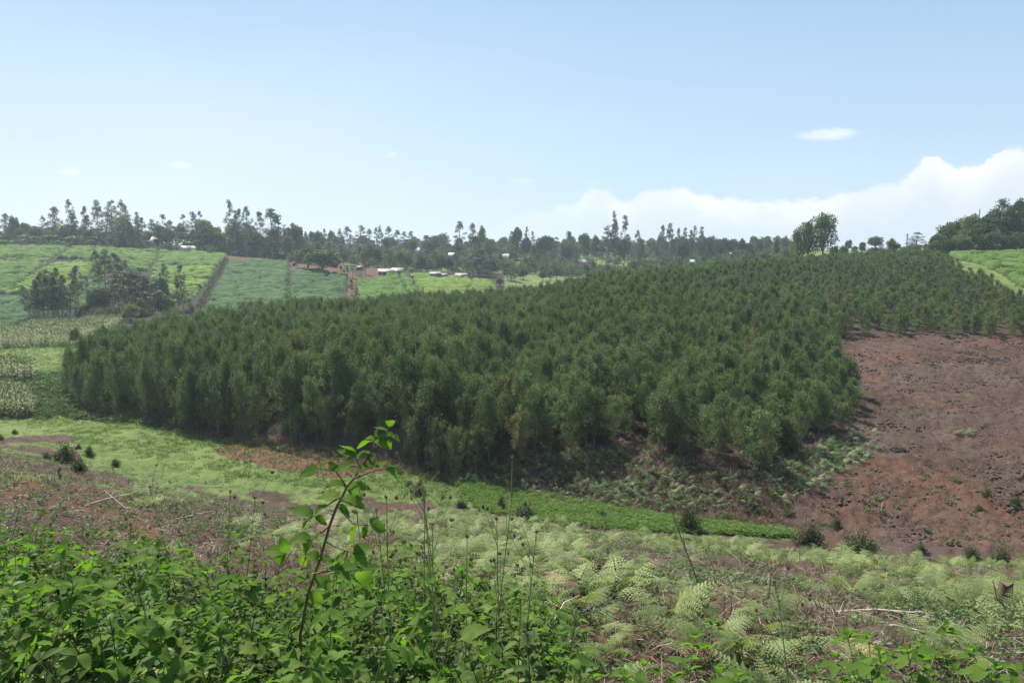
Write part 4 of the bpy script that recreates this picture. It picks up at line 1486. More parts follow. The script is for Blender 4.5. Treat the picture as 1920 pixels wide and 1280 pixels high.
def tea_plot(col, poly, label, y0, y1, dx=.75, dy=.62):
    xs, ys = [], []
    px = np.array([p[0] for p in poly])
    xr = [(px.min() - 975) / FPX * y1, (px.min() - 975) / FPX * y0, (px.max() - 945) / FPX * y1, (px.max() - 945) / FPX * y0]
    gx, gy = np.meshgrid(np.arange(min(xr), max(xr), dx), np.arange(y0, y1, dy), indexing='ij')
    z = H(gx, gy)
    qx, qy = project(gx, gy, z)
    jx = (fbm(gx * .25, gy * .25, 3) - .5) * 5
    m = inpoly(qx + jx, qy + jx * .3, poly)
    if not m.any():
        return
    # missing bushes here and there
    m &= fbm(gx * .35 + 11, gy * .5, 3) > .24
    row = np.abs((gy + .08 * gx + 1.6 * fbm(gx * .06, gy * .06, 2)) / 3.4 % 1 - .5) * 2
    bump = .75 * sstep(row, .05, .4) * sstep(fbm(gx * .12, gy * .3, 3), .3, .5) + (fbm(gx * .5, gy * .9, 4) - .5) * 1.1
    # breaks between groups of rows, and plucking lines across them
    big = np.abs((gy + .12 * gx + 5 * fbm(gx * .03 + 3, gy * .03, 2)) / 7.5 % 1 - .5) * 2
    big2 = np.abs((gx + 4 * fbm(gx * .05 + 3, gy * .05, 2)) / 23 % 1 - .5) * 2
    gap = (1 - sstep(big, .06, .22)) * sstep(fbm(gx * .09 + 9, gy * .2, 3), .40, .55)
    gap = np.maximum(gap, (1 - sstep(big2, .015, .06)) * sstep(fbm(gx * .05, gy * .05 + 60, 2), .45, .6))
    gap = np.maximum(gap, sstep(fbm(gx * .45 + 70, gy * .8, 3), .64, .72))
    zz = np.where(m, z + .45 + bump * (1 - gap) - .55 * gap, z - .5)
    n0, n1 = gx.shape
    cell = m[:-1, :-1] | m[1:, :-1] | m[:-1, 1:] | m[1:, 1:]
    idx = np.arange(n0 * n1).reshape(n0, n1)
    F = np.stack([idx[:-1, :-1], idx[1:, :-1], idx[1:, 1:], idx[:-1, 1:]], -1)[cell]
    V = np.stack([gx, gy, zz], -1).reshape(-1, 3)
    used = np.unique(F)
    rm = np.full(len(V), -1)
    rm[used] = np.arange(len(used))
    me = mesh_np('tea_field', V[used], rm[F], M['tea_' + col], smooth=False)
    gp = me.attributes.new('gap', 'FLOAT', 'POINT')
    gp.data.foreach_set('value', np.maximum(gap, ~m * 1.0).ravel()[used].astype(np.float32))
    tag(ob('tea_field', me), label, 'tea field', kind='stuff')


for c_, p_, l_ in TEA:
    tea_plot(c_, p_, l_, 150, 318)
for c_, p_, l_, a_, b_ in GARDENS:
    tea_plot(c_, p_, l_, a_, b_)


def hedge(pts, label, w=1.6, h=1.3, mat='darkbush', far=150, per=26, leaf=.35):
    """a line of low bushes along photo points"""
    P = [cast(px, py, far) for px, py in pts]
    P = [p for p in P if p]
    g = Geo()
    rs = np.random.default_rng(int(pts[0][0]) + 5)
    for a, b in zip(P[:-1], P[1:]):
        L = math.hypot(b[0] - a[0], b[1] - a[1])
        n = max(2, int(L / .8))
        for i in range(n):
            t = (i + rs.random()) / n
            x = a[0] + (b[0] - a[0]) * t + rs.normal(0, w * .2)
            y = a[1] + (b[1] - a[1]) * t + rs.normal(0, w * .2)
            clump(g, (x, y, float(H(x, y)) + h * .5), w * .5, h * .55 * rs.uniform(.7, 1.2), per, leaf, leaf * .5, rs)
    o = ob('hedge', g.mesh('hedge', M[mat]))
    tag(o, label, 'hedge')


hedge([(0, 634), (22, 622), (44, 611)], 'low dark hedge below the left tea fields above the maize', 2.2, 1.4)
hedge([(372, 580), (385, 555), (397, 533), (410, 512), (424, 488)], 'dark hedge running up beside the sloping path', 1.3, 1.2)
hedge([(776, 498), (800, 499), (830, 500), (850, 502)], 'dark hedge above the tin-roofed huts', 2.0, 1.8, far=260)
hedge([(728, 504), (745, 512), (765, 516)], 'grey-green hedge below the rusty-roofed sheds', 2.0, 1.6, far=240)
hedge([(895, 512), (925, 520), (950, 520)], 'dark hedge at the right end of the tea', 2.4, 2.0, far=240)


# ------------------------------------------------------------------ maize, meadow grass and weeds
def region(n, poly, ymin, ymax, seed, extra=None, xr=None):
    """random ground points whose picture position falls in a photo polygon"""
    rs = np.random.default_rng(seed)
    px = np.array([p[0] for p in poly])
    xa = min((px.min() - 960) / FPX * ymax, (px.min() - 960) / FPX * ymin) * 1.03
    xb = max((px.max() - 960) / FPX * ymax, (px.max() - 960) / FPX * ymin) * 1.03
    x = rs.uniform(xa, xb, n)
    y = rs.uniform(ymin, ymax, n)
    z = H(x, y)
    qx, qy = project(x, y, z)
    m = inpoly(qx + (fbm(x * .5, y * .5, 2) - .5) * 14, qy + (fbm(x * .4, y * .4, 2) - .5) * 6, poly)
    x, y, z = x[m], y[m], z[m]
    return np.stack([x, y, z], 1)


MZ = [[hidden_source('source_maize', make_maize(400 + i))] for i in range(4)]
p1 = region(14000, [(-120, 630), (40, 622), (70, 612), (150, 610), (215, 592), (238, 600), (185, 634), (130, 650), (-120, 660)], 118, 178, 1)
scatter('maize', p1, MZ, np.random.default_rng(1).uniform(.8, 1.15, len(p1)), 'pale field of ripe maize below the tight eucalyptus clump', seed=1)
p1 = region(4500, [(-60, 700), (40, 694), (64, 702), (62, 716), (-60, 722)], 90, 118, 2)
scatter('maize', p1, MZ, np.random.default_rng(2).uniform(.9, 1.2, len(p1)), 'short strip of green maize at the left edge on the meadow', seed=2)
p1 = region(4500, [(-60, 735), (30, 736), (62, 768), (60, 784), (-60, 786)], 78, 106, 3)
scatter('maize', p1, MZ, np.random.default_rng(3).uniform(.8, 1.1, len(p1)), 'yellowing maize patch at the left edge nearest the viewer', seed=3)

TU = [[hidden_source('source_tuft', make_tuft(420 + i, 'grass', 24, .20, .012, .30, .7))] for i in range(5)]
WD = [[hidden_source('source_weed', make_weed(440 + i, 'grass', 12, .25, .09, .035))] for i in range(4)]
DT = [[hidden_source('source_dry_tuft', make_tuft(450 + i, 'drygrass', 14, .28, .012, .16, .9))] for i in range(4)]

rs = np.random.default_rng(8)
x = rs.uniform(-95, 40, 110000)
y = rs.uniform(42, 150, 110000)
z = H(x, y)
g_, s_, l_, near_, val_, pl_, ba_, rf_ = zones(x, y, z)
pr = val_ * (.35 + .65 * sstep(fbm(x * .2, y * .2, 3), .35, .6)) * np.interp(y, [45, 90, 150], [1, .5, .3])
pr = np.where((x < -60) & (y > 90), .3, pr) * (1 - pl_) * (1 - rf_)
m = (rs.random(len(x)) < pr) & (project(x, y, z)[0] > -150)
pts = np.stack([x, y, z], 1)[m]
hf = rs.random(len(pts)) < .8
scatter('meadow_grass', pts[hf], TU, rs.uniform(.6, 1.3, hf.sum()), 'short green grass covering the valley floor', seed=5)
scatter('meadow_weeds', pts[~hf], WD, rs.uniform(.6, 1.5, (~hf).sum()), 'low leafy weeds mixed in the valley grass', seed=6)
# taller lush growth along the right end of the grass strip
p1 = region(26000, [(860, 905), (1000, 928), (1150, 955), (1300, 978), (1480, 998), (1500, 1008), (1330, 1002), (1150, 992), (1000, 975), (900, 955)], 41, 58, 9)
TW = [[hidden_source('source_lush_weed', make_weed(460 + i, 'lush', 20, .3, .16, .03))] for i in range(3)]
scatter('lush_weeds', p1[:3000], TW, rs.uniform(.6, 1.3, min(3000, len(p1))), 'lush bright green weeds in the narrow valley bottom', seed=7)

# reddish plot: sparse crop
p1 = region(6000, REDF, 52, 80, 12)
FW = [[hidden_source('source_crop', make_weed(470 + i, 'yellow', 4, .14, .12, .07))] for i in range(3)]
scatter('sparse_crop', p1[:900], FW, rs.uniform(.4, .9, min(900, len(p1))), 'sparse yellowish crop on the reddish plot', seed=8)

# ------------------------------------------------------------------ hillside: clods, dead tufts, weeds
CL = [[hidden_source('source_clod', make_clod(480 + i, 'clod'))] for i in range(4)]
RC = [[hidden_source('source_red_clod', make_clod(490 + i, 'redclod'))] for i in range(2)]
BF = [(1480, 632), (2400, 618), (2400, 1050), (1900, 1036), (1700, 1016), (1560, 1006), (1200, 966), (950, 925), (950, 860), (1200, 850), (1430, 885), (1500, 850), (1610, 800), (1540, 640)]
p1 = region(70000, BF, 42, 112, 13)
k1 = fbm(p1[:, 0] * .35, p1[:, 1] * .35, 3) + rs.uniform(-.12, .12, len(p1)) > .48
scatter('soil_clods', p1[k1][:26000], CL, rs.uniform(.35, 1.5, len(p1[k1][:26000])), 'brown soil clods strewn over the bare field', tilt=.5, seed=14)
scatter('dead_tufts', p1[~k1][:6000], DT, rs.uniform(.3, .8, len(p1[~k1][:6000])), 'dead brown grass tufts on the cleared hillside', tilt=.3, seed=15)
ST = [[hidden_source('source_sticks', make_sticks(500 + i, 'twig'))] for i in range(4)]
PS = [[hidden_source('source_pale_sticks', make_sticks(510 + i, 'paletwig', 5, .6, .007))] for i in range(4)]
p1 = region(9000, BF, 42, 80, 16)
scatter('hillside_brush', p1[:3500], ST, rs.uniform(.6, 1.6, len(p1[:3500])), 'thin dead brush lying on the cleared hillside', tilt=.25, seed=16)
# under the plantation edge
UP = [(150, 770), (300, 803), (520, 846), (760, 893), (900, 916), (1100, 952), (1480, 996), (1560, 820), (1430, 872), (1200, 838), (1000, 850), (860, 880), (640, 850), (400, 800), (150, 750)]
p1 = region(26000, UP, 44, 95, 17)
BW = [[hidden_source('source_brown_brush', make_tuft(520 + i, 'drygrass', 26, .55, .01, .3, 1.0))] for i in range(4)]
scatter('bank_brush', p1[:4200], BW, rs.uniform(.5, 1.3, len(p1[:4200])), 'dry brown brush hanging on the bank', tilt=.3, seed=18)
GB = [[hidden_source('source_bank_weed', make_weed(530 + i, 'bush', 16, .45, .16, .08))] for i in range(4)]
k = rs.random(len(p1)) < np.where(fbm(p1[:, 0] * .3, p1[:, 1] * .3, 3) > .5, .16, .03)
scatter('bank_weeds', p1[k], GB, rs.uniform(.6, 1.3, k.sum()), 'green weeds scattered over the brown bank', tilt=.2, seed=19)
p1 = region(2600, [(1540, 660), (2000, 640), (2000, 1040), (1700, 1015), (1500, 1000), (1500, 860)], 42, 100, 21)
k = rs.random(len(p1)) < np.interp(project(*p1.T)[1], [640, 820, 900, 1000], [.03, .10, .42, .6])
scatter('field_weeds', p1[k], GB, rs.uniform(.35, .85, k.sum()), 'small green weeds sprouting on the bare field', tilt=.2, seed=22)
# undergrowth on the valley side weeds, scrub crop
p1 = region(9000, [(60, 700), (190, 700), (330, 802), (200, 792), (120, 780), (60, 790)], 70, 120, 23)
scatter('rank_weeds', p1[:1500], GB, rs.uniform(.7, 1.6, min(1500, len(p1))), 'rank green weeds at the foot of the plantation nose', seed=24)

# ------------------------------------------------------------------ scrub that fills the distance as one mass
SB = [[hidden_source('source_scrub', b_)] for a_, b_ in BUSH + DBUSH]
rs = np.random.default_rng(33)


def scrub(name, n, x0, x1, y0, y1, smin, smax, label, seed, skip=()):
    r = np.random.default_rng(seed)
    px = r.uniform(x0, x1, n)
    Y = r.uniform(y0, y1, n)
    z = np.full(n, 0.0)
    for _ in range(3):
        x = (px - 960) / FPX * (Y * CP - z * SP)
        z = H(x, Y)
    py = project(x, Y, z)[1]
    m = fbm(x * .03, Y * .03, 3) + r.uniform(-.12, .12, n) > .40
    for q in skip:
        m &= ~inpoly(px, py, q)
    P = np.stack([x, Y, z], 1)[m]
    scatter(name, P, SB, r.uniform(smin, smax, len(P)), label, tilt=.05, seed=seed)


scrub('far_scrub', 2600, 560, 1500, 318, 560, 1.0, 2.6, 'mass of scrub and garden bushes covering the distant slopes', 34,
      [p_ for c_, p_, l_, a_, b_ in GARDENS] + [p_ for c_, p_, l_ in TEA] + [[(1080, 468), (1185, 468), (1185, 506), (1080, 506)]])
scrub('ridge_scrub', 1100, -200, 600, 321, 400, .9, 2.2, 'mass of scrub under the trees of the left ridge', 35, [p_ for c_, p_, l_ in TEA])
scrub('grove_scrub', 240, 170, 335, 186, 214, .8, 1.7, 'dark scrub at the foot of the grove', 36, [[(282, 514), (350, 502), (405, 502), (384, 535), (340, 560), (310, 555), (290, 540)]])
scrub('wood_scrub', 420, 1740, 2150, 202, 226, .9, 1.9, 'dark scrub closing the foot of the right-hand wood', 38)
scrub('skyline_scrub', 260, 1540, 1760, 205, 280, .5, 1.3, 'low scrub along the right skyline', 37)

# ------------------------------------------------------------------ homesteads
M['rustroof'] = plain('rusty_iron_roof', (0.30, 0.16, 0.12), (0.42, 0.36, 0.33), rough=.5, scale=1.2, metal=.1)
M['tinroof'] = plain('tin_roof', (0.30, 0.28, 0.27), (0.20, 0.18, 0.17), rough=.6, scale=1.0, metal=.3)
M['whiteroof'] = plain('bright_iron_roof', (0.42, 0.41, 0.40), (0.30, 0.28, 0.26), rough=.6, scale=1.0, metal=.2)
M['redroof'] = plain('red_roof', (0.5, 0.2, 0.13), (0.38, 0.16, 0.11), rough=.6, scale=1.0)
M['mudwall'] = plain('mud_wall', (0.22, 0.13, 0.10), (0.13, 0.09, 0.075), scale=1.5)
M['whitewall'] = plain('white_wall', (0.50, 0.48, 0.44), (0.36, 0.34, 0.30), scale=1.5)
M['pinkwall'] = plain('pinkish_wall', (0.34, 0.25, 0.22), (0.26, 0.19, 0.16), scale=1.5)
M['dark'] = plain('dark_opening', (0.03, 0.03, 0.03), (0.05, 0.045, 0.04), scale=2)
M['wood'] = plain('weathered_wood', (0.17, 0.11, 0.07), (0.09, 0.06, 0.04), scale=9, mapscale=(4, 4, .5))


def house(px, Y, wpx, hpx, label, roof='tinroof', wall='mudwall', rot=0.0, depth=4.0, gable=True, name='house', dz=0.0, pitch=.42, face=False):
    x, y, z = at(px, Y)
    D = Y
    W = wpx * D / FPX
    Ht = hpx * D / FPX
    hw = Ht * (.62 if gable else .8)
    rh = Ht - hw
    e = ob(name, None, loc=(x, y, z + dz), rot=(0, 0, rot))
    g = Geo()
    g.box((0, 0, hw / 2 - .4), (W * .92, depth, hw + .8))
    if gable:
        a = W * .46
        if face:          # gable end faces the viewer
            for s in (-1, 1):
                yy = s * (depth / 2 - .02)
                g.add([(-a, yy, hw), (a, yy, hw), (0, yy, hw + rh * .93)], [(0, 1, 2)])
        else:
            for s in (-1, 1):
                g.add([(s * a, -depth / 2, hw), (s * a, depth / 2, hw), (s * a, 0, hw + rh * .93)], [(0, 1, 2)])
    ob('wall', g.mesh('wall', M[wall]), e)
    g = Geo()
    t = .06

    def slab(c):
        c = np.array(c, float)
        g.add(np.vstack([c, c + [0, 0, t]]), [(0, 3, 2, 1), (4, 5, 6, 7), (0, 1, 5, 4), (1, 2, 6, 5), (2, 3, 7, 6), (3, 0, 4, 7)])
    o_ = W / 2
    d_ = depth / 2 + .35
    if not gable:
        slab([(-o_, -d_, hw + .02), (o_, -d_, hw + .02), (o_, d_, hw + rh), (-o_, d_, hw + rh)])
    elif face:
        slab([(-o_ - .1, -d_, hw - .12), (0, -d_, hw + rh), (0, d_, hw + rh), (-o_ - .1, d_, hw - .12)])
        slab([(0, -d_, hw + rh), (o_ + .1, -d_, hw - .12), (o_ + .1, d_, hw - .12), (0, d_, hw + rh)])
    else:
        slab([(-o_, -d_, hw - .12), (o_, -d_, hw - .12), (o_, 0, hw + rh), (-o_, 0, hw + rh)])
        slab([(-o_, 0, hw + rh), (o_, 0, hw + rh), (o_, d_, hw - .12), (-o_, d_, hw - .12)])
    ob('roof', g.mesh('roof', M[roof]), e)
    g = Geo()
    g.box((-W * .12, -depth / 2 - .03, hw * .38), (.8, .06, hw * .76))
    ob('door', g.mesh('door', M['dark']), e)
    g = Geo()
    g.box((W * .22, -depth / 2 - .03, hw * .55), (.7, .06, hw * .32))
    ob('window', g.mesh('window', M['dark']), e)
    tag(e, label, 'house' if name == 'house' else 'shed')
    return e


house(724, 283, 30, 11, 'long dark shed with rusty iron roof, left of the joined pair', 'rustroof', 'mudwall', .12, 5)
house(746, 286, 24, 13, 'shed with red and pale patched iron roof, right of the joined pair', 'rustroof', 'pinkwall', -.15, 5)
house(816, 282, 21, 11, 'brown hut with flat pale tin roof beside the tea', 'whiteroof', 'mudwall', .05, 4, gable=False)
house(832, 284, 14, 9, 'smaller grey hut with tin roof right of the brown hut', 'tinroof', 'whitewall', .25, 3, gable=False)
house(865, 288, 24, 9, 'low grey-roofed shed by the banana clump', 'tinroof', 'mudwall', .1, 4)
house(675, 292, 12, 8, 'small dark wooden shed by the red path', 'tinroof', 'mudwall', 0, 3, name='shed', gable=False)
house(768, 279, 10, 6, 'tiny tan-roofed hut under the hedge', 'rustroof', 'pinkwall', .3, 3, name='shed')
house(553, 288, 8, 8, 'tiny white hut on the red soil by the dark trees', 'whiteroof', 'whitewall', 0, 2, name='shed', gable=False)
house(352, 317, 15, 13, 'white gabled house with bright roof among the ridge bushes', 'whiteroof', 'whitewall', -.5, 6, face=True)
house(338, 330, 20, 18, 'long pale-roofed house above the gabled one', 'whiteroof', 'pinkwall', .1, 6)
house(298, 338, 24, 24, 'pinkish house half hidden behind the dark edge trees', 'tinroof', 'pinkwall', 0, 6)
house(184, 336, 16, 26, 'red-roofed house showing through the banana plants', 'redroof', 'whitewall', 0, 5)
house(53, 338, 12, 22, 'pale house showing through the bushes at far left', 'redroof', 'whitewall', 0, 5)
house(443, 324, 12, 10, 'house with brown roof at the foot of the spire tree', 'rustroof', 'pinkwall', 0, 5)
house(847, 372, 12, 18, 'white-roofed house on the hazy slope left of centre', 'whiteroof', 'pinkwall', 0, 5)
house(948, 378, 14, 18, 'white-roofed house on the hazy slope near the centre', 'whiteroof', 'pinkwall', 0, 5)
house(1098, 396, 30, 14, 'long brown-roofed house on the far central ridge', 'rustroof', 'pinkwall', 0, 6)
house(1297, 372, 10, 14, 'tiny white-roofed house right of the ridge cluster', 'whiteroof', 'whitewall', 0, 5)
house(1377, 372, 14, 18, 'white house glinting above the plantation crest', 'whiteroof', 'whitewall', 0, 5, gable=False)
house(89, 246, 9, 7, 'tiny dark hut in the left tea field', 'tinroof', 'mudwall', 0, 2.5, name='shed')


def pole(px, Y, top, label, arm=True, base=0):
    x, y, z = at(px, Y)
    h = Zof(top, Y) - z
    e = ob('utility_pole', None, loc=(x, y, z))
    g = Geo()
    g.tube([(0, 0, -1), (0, 0, h * .5), (0, 0, h)], [.16, .14, .11], 7)
    ob('post', g.mesh('post', M['bark'], True), e)
    if arm:
        g = Geo()
        g.box((0, 0, h - .5), (1.0, .09, .09))
        ob('crossarm', g.mesh('crossarm', M['bark']), e)
        for s in (-.42, 0, .42):
            g = Geo()
            g.tube([(s, 0, h - .44), (s, 0, h - .2)], [.05, .035], 5)
            ob('insulator', g.mesh('insulator', M['whitewall']), e)
    tag(e, label, 'utility pole')


pole(1699, 226, 438, 'dark utility pole on the skyline beside the round-crowned tree')
pole(1832, 222, 392, 'thin bare pole tip rising above the right-hand wood', arm=False)
for i in range(5):
    pole(1085 + i * 14, 385, 466 + (i % 2) * 2, ['leftmost', 'second', 'middle', 'fourth', 'rightmost'][i] + ' thin bare pole standing in the bright far valley field', arm=False)


# ------------------------------------------------------------------ leaves, fronds and shoots of the foreground
def make_leaf(seed, wd=.32, droop=.3, fold=.22):
    """toothed leaf, unit length along +Y, x across"""
    rs = np.random.default_rng(seed)
    n = 15
    t = np.linspace(0, 1, n)
    prof = np.sin(math.pi * np.clip(t, 0, 1) ** .72) ** .85 * wd
    prof[0], prof[-1] = .012, .004
    tooth = np.where(np.arange(n) % 2 == 0, 1.0, .86)
    tooth[0] = tooth[-1] = 1
    cor = np.where(np.arange(n) % 2 == 0, .012, -.008)
    tw = rs.normal(0, .12)
    zc = -droop * t ** 1.8 + .05 * np.sin(t * 6 + rs.uniform(0, 6))
    v = []
    for s in (-1, 0, 1):
        wv = prof * tooth * (1 + rs.normal(0, .03)) * s
        v.append(np.stack([wv, t + (.035 * abs(s)) * (tooth > .9), zc + abs(s) * (prof * fold * 1.6 + cor) + tw * wv], 1))
    v = np.concatenate(v)
    f = []
    for k in (0, 1):
        for i in range(n - 1):
            f.append((k * n + i, (k + 1) * n + i, (k + 1) * n + i + 1, k * n + i + 1))
    return mesh_np('bramble_leaf', v, np.array(f), M['leaf'], smooth=True)


def make_frond(seed, mat='fern', pairs=13, coarse=False):
    """bracken frond with its stalk, unit length; rises, then arches over along +Y"""
    rs = np.random.default_rng(seed)
    g = Geo()
    n = 24
    s = np.linspace(0, 1, n)
    e0 = rs.uniform(1.1, 1.4)
    e1 = rs.uniform(-.45, .1)
    el = e0 + (e1 - e0) * s ** rs.uniform(.8, 1.2)
    ds = 1 / (n - 1)
    bendx = rs.normal(0, .12)
    P = np.zeros((n, 3))
    for i in range(1, n):
        P[i] = P[i - 1] + ds * np.array([bendx * s[i], math.cos(el[i]), math.sin(el[i])])
    idx = np.linspace(0, n - 1, 7).astype(int)
    g.tube(P[idx], np.linspace(.0075, .002, 7), 3, cap=False)
    s0 = rs.uniform(.30, .42)
    for j in range(pairs):
        q = (j + .3) / pairs
        sj = s0 + (1 - s0) * q
        c = np.array([np.interp(sj, s, P[:, k]) for k in range(3)])
        ej = np.interp(sj, s, el)
        fwd = np.array([0, math.cos(ej), math.sin(ej)])
        up = np.array([0, -math.sin(ej), math.cos(ej)])
        L = .30 * (1 - q) ** .85 * (1 if q > .08 else .85) + .012
        for sd in (-1, 1):
            d = unit(np.array([sd, 0, 0]) * .9 + fwd * .42 + up * rs.normal(.0, .12) - np.array([0, 0, .18 * (1 - q)]))
            a2 = unit(np.cross(d, up))
            m = max(3, int((5 if coarse else 9) * (L / .3) + 1))
            for k in range(m):
                u = (k + .5) / m
                b = c + d * L * u - np.array([0, 0, .25 * L * u * u])
                pl = L * .20 * (1 - u) ** .7 + .006
                w = L / m * .48
                for ss in (-1, 1):
                    tip = b + a2 * ss * pl + d * pl * .35
                    g.add([b - d * w, b + d * w, tip + d * w * .3], [(0, 1, 2)])
    return g.mesh('fern_frond', M[mat])


LEAF = [make_leaf(600 + i, wd=.29 + .02 * (i % 3), droop=.15 + .1 * (i % 4), fold=.12 + .06 * (i % 3)) for i in range(7)]
FROND = [make_frond(620 + i) for i in range(7)]
FROND_Y = [make_frond(630 + i, 'fernyellow') for i in range(2)]
FROND_D = [make_frond(640 + i, 'deadfern') for i in range(2)]
FROND_C = [make_frond(650 + i, coarse=True, pairs=10) for i in range(5)]
FROND_B = [make_frond(660 + i, 'farfern', coarse=True, pairs=9) for i in range(4)]


def leaf_matrix(base, d, up, size, rs, wid=1.0):
    d = unit(np.asarray(d, float))
    x = np.cross(d, up)
    if np.linalg.norm(x) < 1e-3:
        x = np.array([1.0, 0, 0])
    x = unit(x)
    z = np.cross(x, d)
    m = Matrix(((x[0] * size * wid, d[0] * size, z[0] * size, base[0]), (x[1] * size * wid, d[1] * size, z[1] * size, base[1]), (x[2] * size * wid, d[2] * size, z[2] * size, base[2]), (0, 0, 0, 1)))
    return m


def shoot_proto(seed, h, nodes=6, leaf=.108, lean=.2, first=.3):
    """a woody shoot h metres tall: returns stem mesh and leaf placements"""
    rs = np.random.default_rng(seed)
    g = Geo()
    az = rs.uniform(0, 6.28)
    t = np.linspace(0, 1, 7)
    P = np.stack([math.cos(az) * lean * h * t ** 1.6 + rs.normal(0, .012, 7), math.sin(az) * lean * h * t ** 1.6 + rs.normal(0, .012, 7), h * t], 1)
    P[0] = (0, 0, -.08)
    g.tube(P, np.linspace(.0045, .0018, 7), 5)
    leaves = []
    a = rs.uniform(0, 6.28)
    for k in range(nodes):
        q = first + (1 - first) * (k + .7) / nodes
        c = np.array([np.interp(q, t, P[:, j]) for j in range(3)])
        a += 2.4 + rs.normal(0, .3)
        pl = rs.uniform(.04, .11) * (1.15 - .7 * (k + 1) / nodes)
        dr = np.array([math.cos(a), math.sin(a), rs.uniform(.35, .9)])
        e = c + unit(dr) * pl
        g.tube([c, (c + e) / 2 + [0, 0, .005], e], [.0028, .002, .0015], 4, cap=False)
        L = leaf * rs.uniform(.75, 1.2) * (1.1 - .35 * k / nodes)
        for m_, (da, ll) in enumerate(((0, 1.0), (1.15, .82), (-1.15, .82))):
            if m_ and rs.random() < .12:
                continue
            aa = a + da + rs.normal(0, .15)
            d = np.array([math.cos(aa), math.sin(aa), rs.uniform(-.25, .40)])
            up = unit(np.array([rs.normal(0, .35), rs.normal(0, .35), 1]))
            leaves.append((rs.integers(len(LEAF)), leaf_matrix(e, d, up, L * ll, rs, rs.uniform(.85, 1.15))))
    for k in range(3):
        aa = a + k * 2.1
        d = np.array([math.cos(aa) * .6, math.sin(aa) * .6, rs.uniform(.5, 1.1)])
        leaves.append((rs.integers(len(LEAF)), leaf_matrix(P[-1], d, np.array([0, 0, 1.0]) + d * .2, leaf * rs.uniform(.4, .6), rs)))
    return g.mesh('bramble_stem', M['greenstem'], True), leaves


PROTO = [shoot_proto(700 + i, h, nodes=n) for i, (h, n) in enumerate([(.35, 4), (.45, 4), (.55, 5), (.7, 6), (.85, 6), (1.0, 7), (1.2, 7), (1.4, 8)] * 2)]
PH = [.35, .45, .55, .7, .85, 1.0, 1.2, 1.4] * 2


def put_shoot(x, y, z, h, rz, label, group=None, rs=random):
    k = int(np.argmin([abs(p - h) for p in PH[:8]])) + 8 * random.randint(0, 1)
    st, lv = PROTO[k]
    e = ob('bramble_shoot', None, loc=(x, y, z), rot=(random.gauss(0, .2), random.gauss(0, .2), rz), scale=(1, 1, h / PH[k]))
    ob('stem', st, e)
    for li, m in lv:
        o = ob('leaf', LEAF[li], e)
        o.matrix_local = m
    tag(e, label, 'shrub', group)
    return e


# skyline of the shrub mass in the photograph, column -> top row
TOPX = [-80, 0, 60, 120, 200, 300, 400, 500, 600, 700, 800, 900, 1000, 1080, 1200, 1300, 1400, 1500, 1600, 1700, 1800, 1920, 2000]
TOPY = [880, 900, 930, 975, 985, 985, 980, 990, 985, 1010, 1020, 1060, 1090, 1125, 1200, 1215, 1190, 1165, 1140, 1120, 1140, 1130, 1130]


def shrubs():
    rs = np.random.default_rng(41)
    n = 0
    tries = 0
    while n < 146 and tries < 6000:
        tries += 1
        px = rs.uniform(-90, 2010)
        left = px < 1080
        if not left and rs.random() < .30:
            continue
        Y = rs.uniform(2.45, 4.9) if left else rs.uniform(2.3, 4.0)
        top = np.interp(px, TOPX, TOPY)
        py = top + (1280 - top) * rs.random() ** 1.1 * .92 + (10 if rs.random() < .12 else 75)
        x, y, z = at(px, Y)
        zt = Zof(py, Y)
        h = zt - z
        if not (.3 < h < 1.5):
            continue
        n += 1
        if px < 150:
            lab = 'large-leaved green bramble shoot in the shrubs at the lower left corner'
        elif px < 600:
            lab = 'large-leaved green bramble shoot in the dark shrubs left of the tall central shoot'
        elif px < 1080:
            lab = 'large-leaved green bramble shoot in the dark shrubs right of the tall central shoot'
        elif px < 1450:
            lab = 'low green bramble shoot at the bottom edge below the ferns'
        else:
            lab = 'broad-leaved arching bramble shoot in the lower right corner'
        grp = 'bramble shoots' + (' at lower left' if px < 150 else ' left of the tall shoot' if px < 600 else ' right of the tall shoot' if px < 1080 else ' below the ferns' if px < 1450 else ' at lower right')
        put_shoot(x, y, z, h, rs.uniform(0, 6.28), lab, grp)


shrubs()


def make_herb(seed, h=.55, mat='herb'):
    rs = np.random.default_rng(seed)
    g = Geo()
    lean = rs.normal(0, .08, 2)
    g.tube([(0, 0, -.1), (lean[0] * .4, lean[1] * .4, h * .5), (lean[0], lean[1], h)], [.0028, .0022, .0014], 3, cap=False)
    nn = int(h / .042)
    for k in range(nn):
        q = .18 + .82 * (k + .5) / nn
        c = np.array([lean[0] * q, lean[1] * q, h * q])
        m = 3 + (k > nn - 3)
        a0 = k * 1.2 + rs.normal(0, .2)
        for j in range(m):
            a = a0 + j * 6.283 / m + rs.normal(0, .2)
            L = rs.uniform(.042, .07) * (1.1 - .4 * q)
            el = rs.uniform(-.1, .6) + .5 * (q > .85)
            t = np.linspace(0, 1, 5)
            r = L * t * math.cos(el)
            zz = L * (t * math.sin(el) - .35 * t * t)
            o_ = .02 * (1 - q)
            P = c + np.stack([np.cos(a) * (r + o_), np.sin(a) * (r + o_), zz], 1)
            ribbon(g, P, np.array([.1, .9, 1.0, .65, .03]) * L * .21, fold=.35)
    return g.mesh('herb', M[mat])


HERB = [[hidden_source('source_herb', make_herb(740 + i, h=[.48, .5, .52, .55, .57, .6][i]))] for i in range(6)]


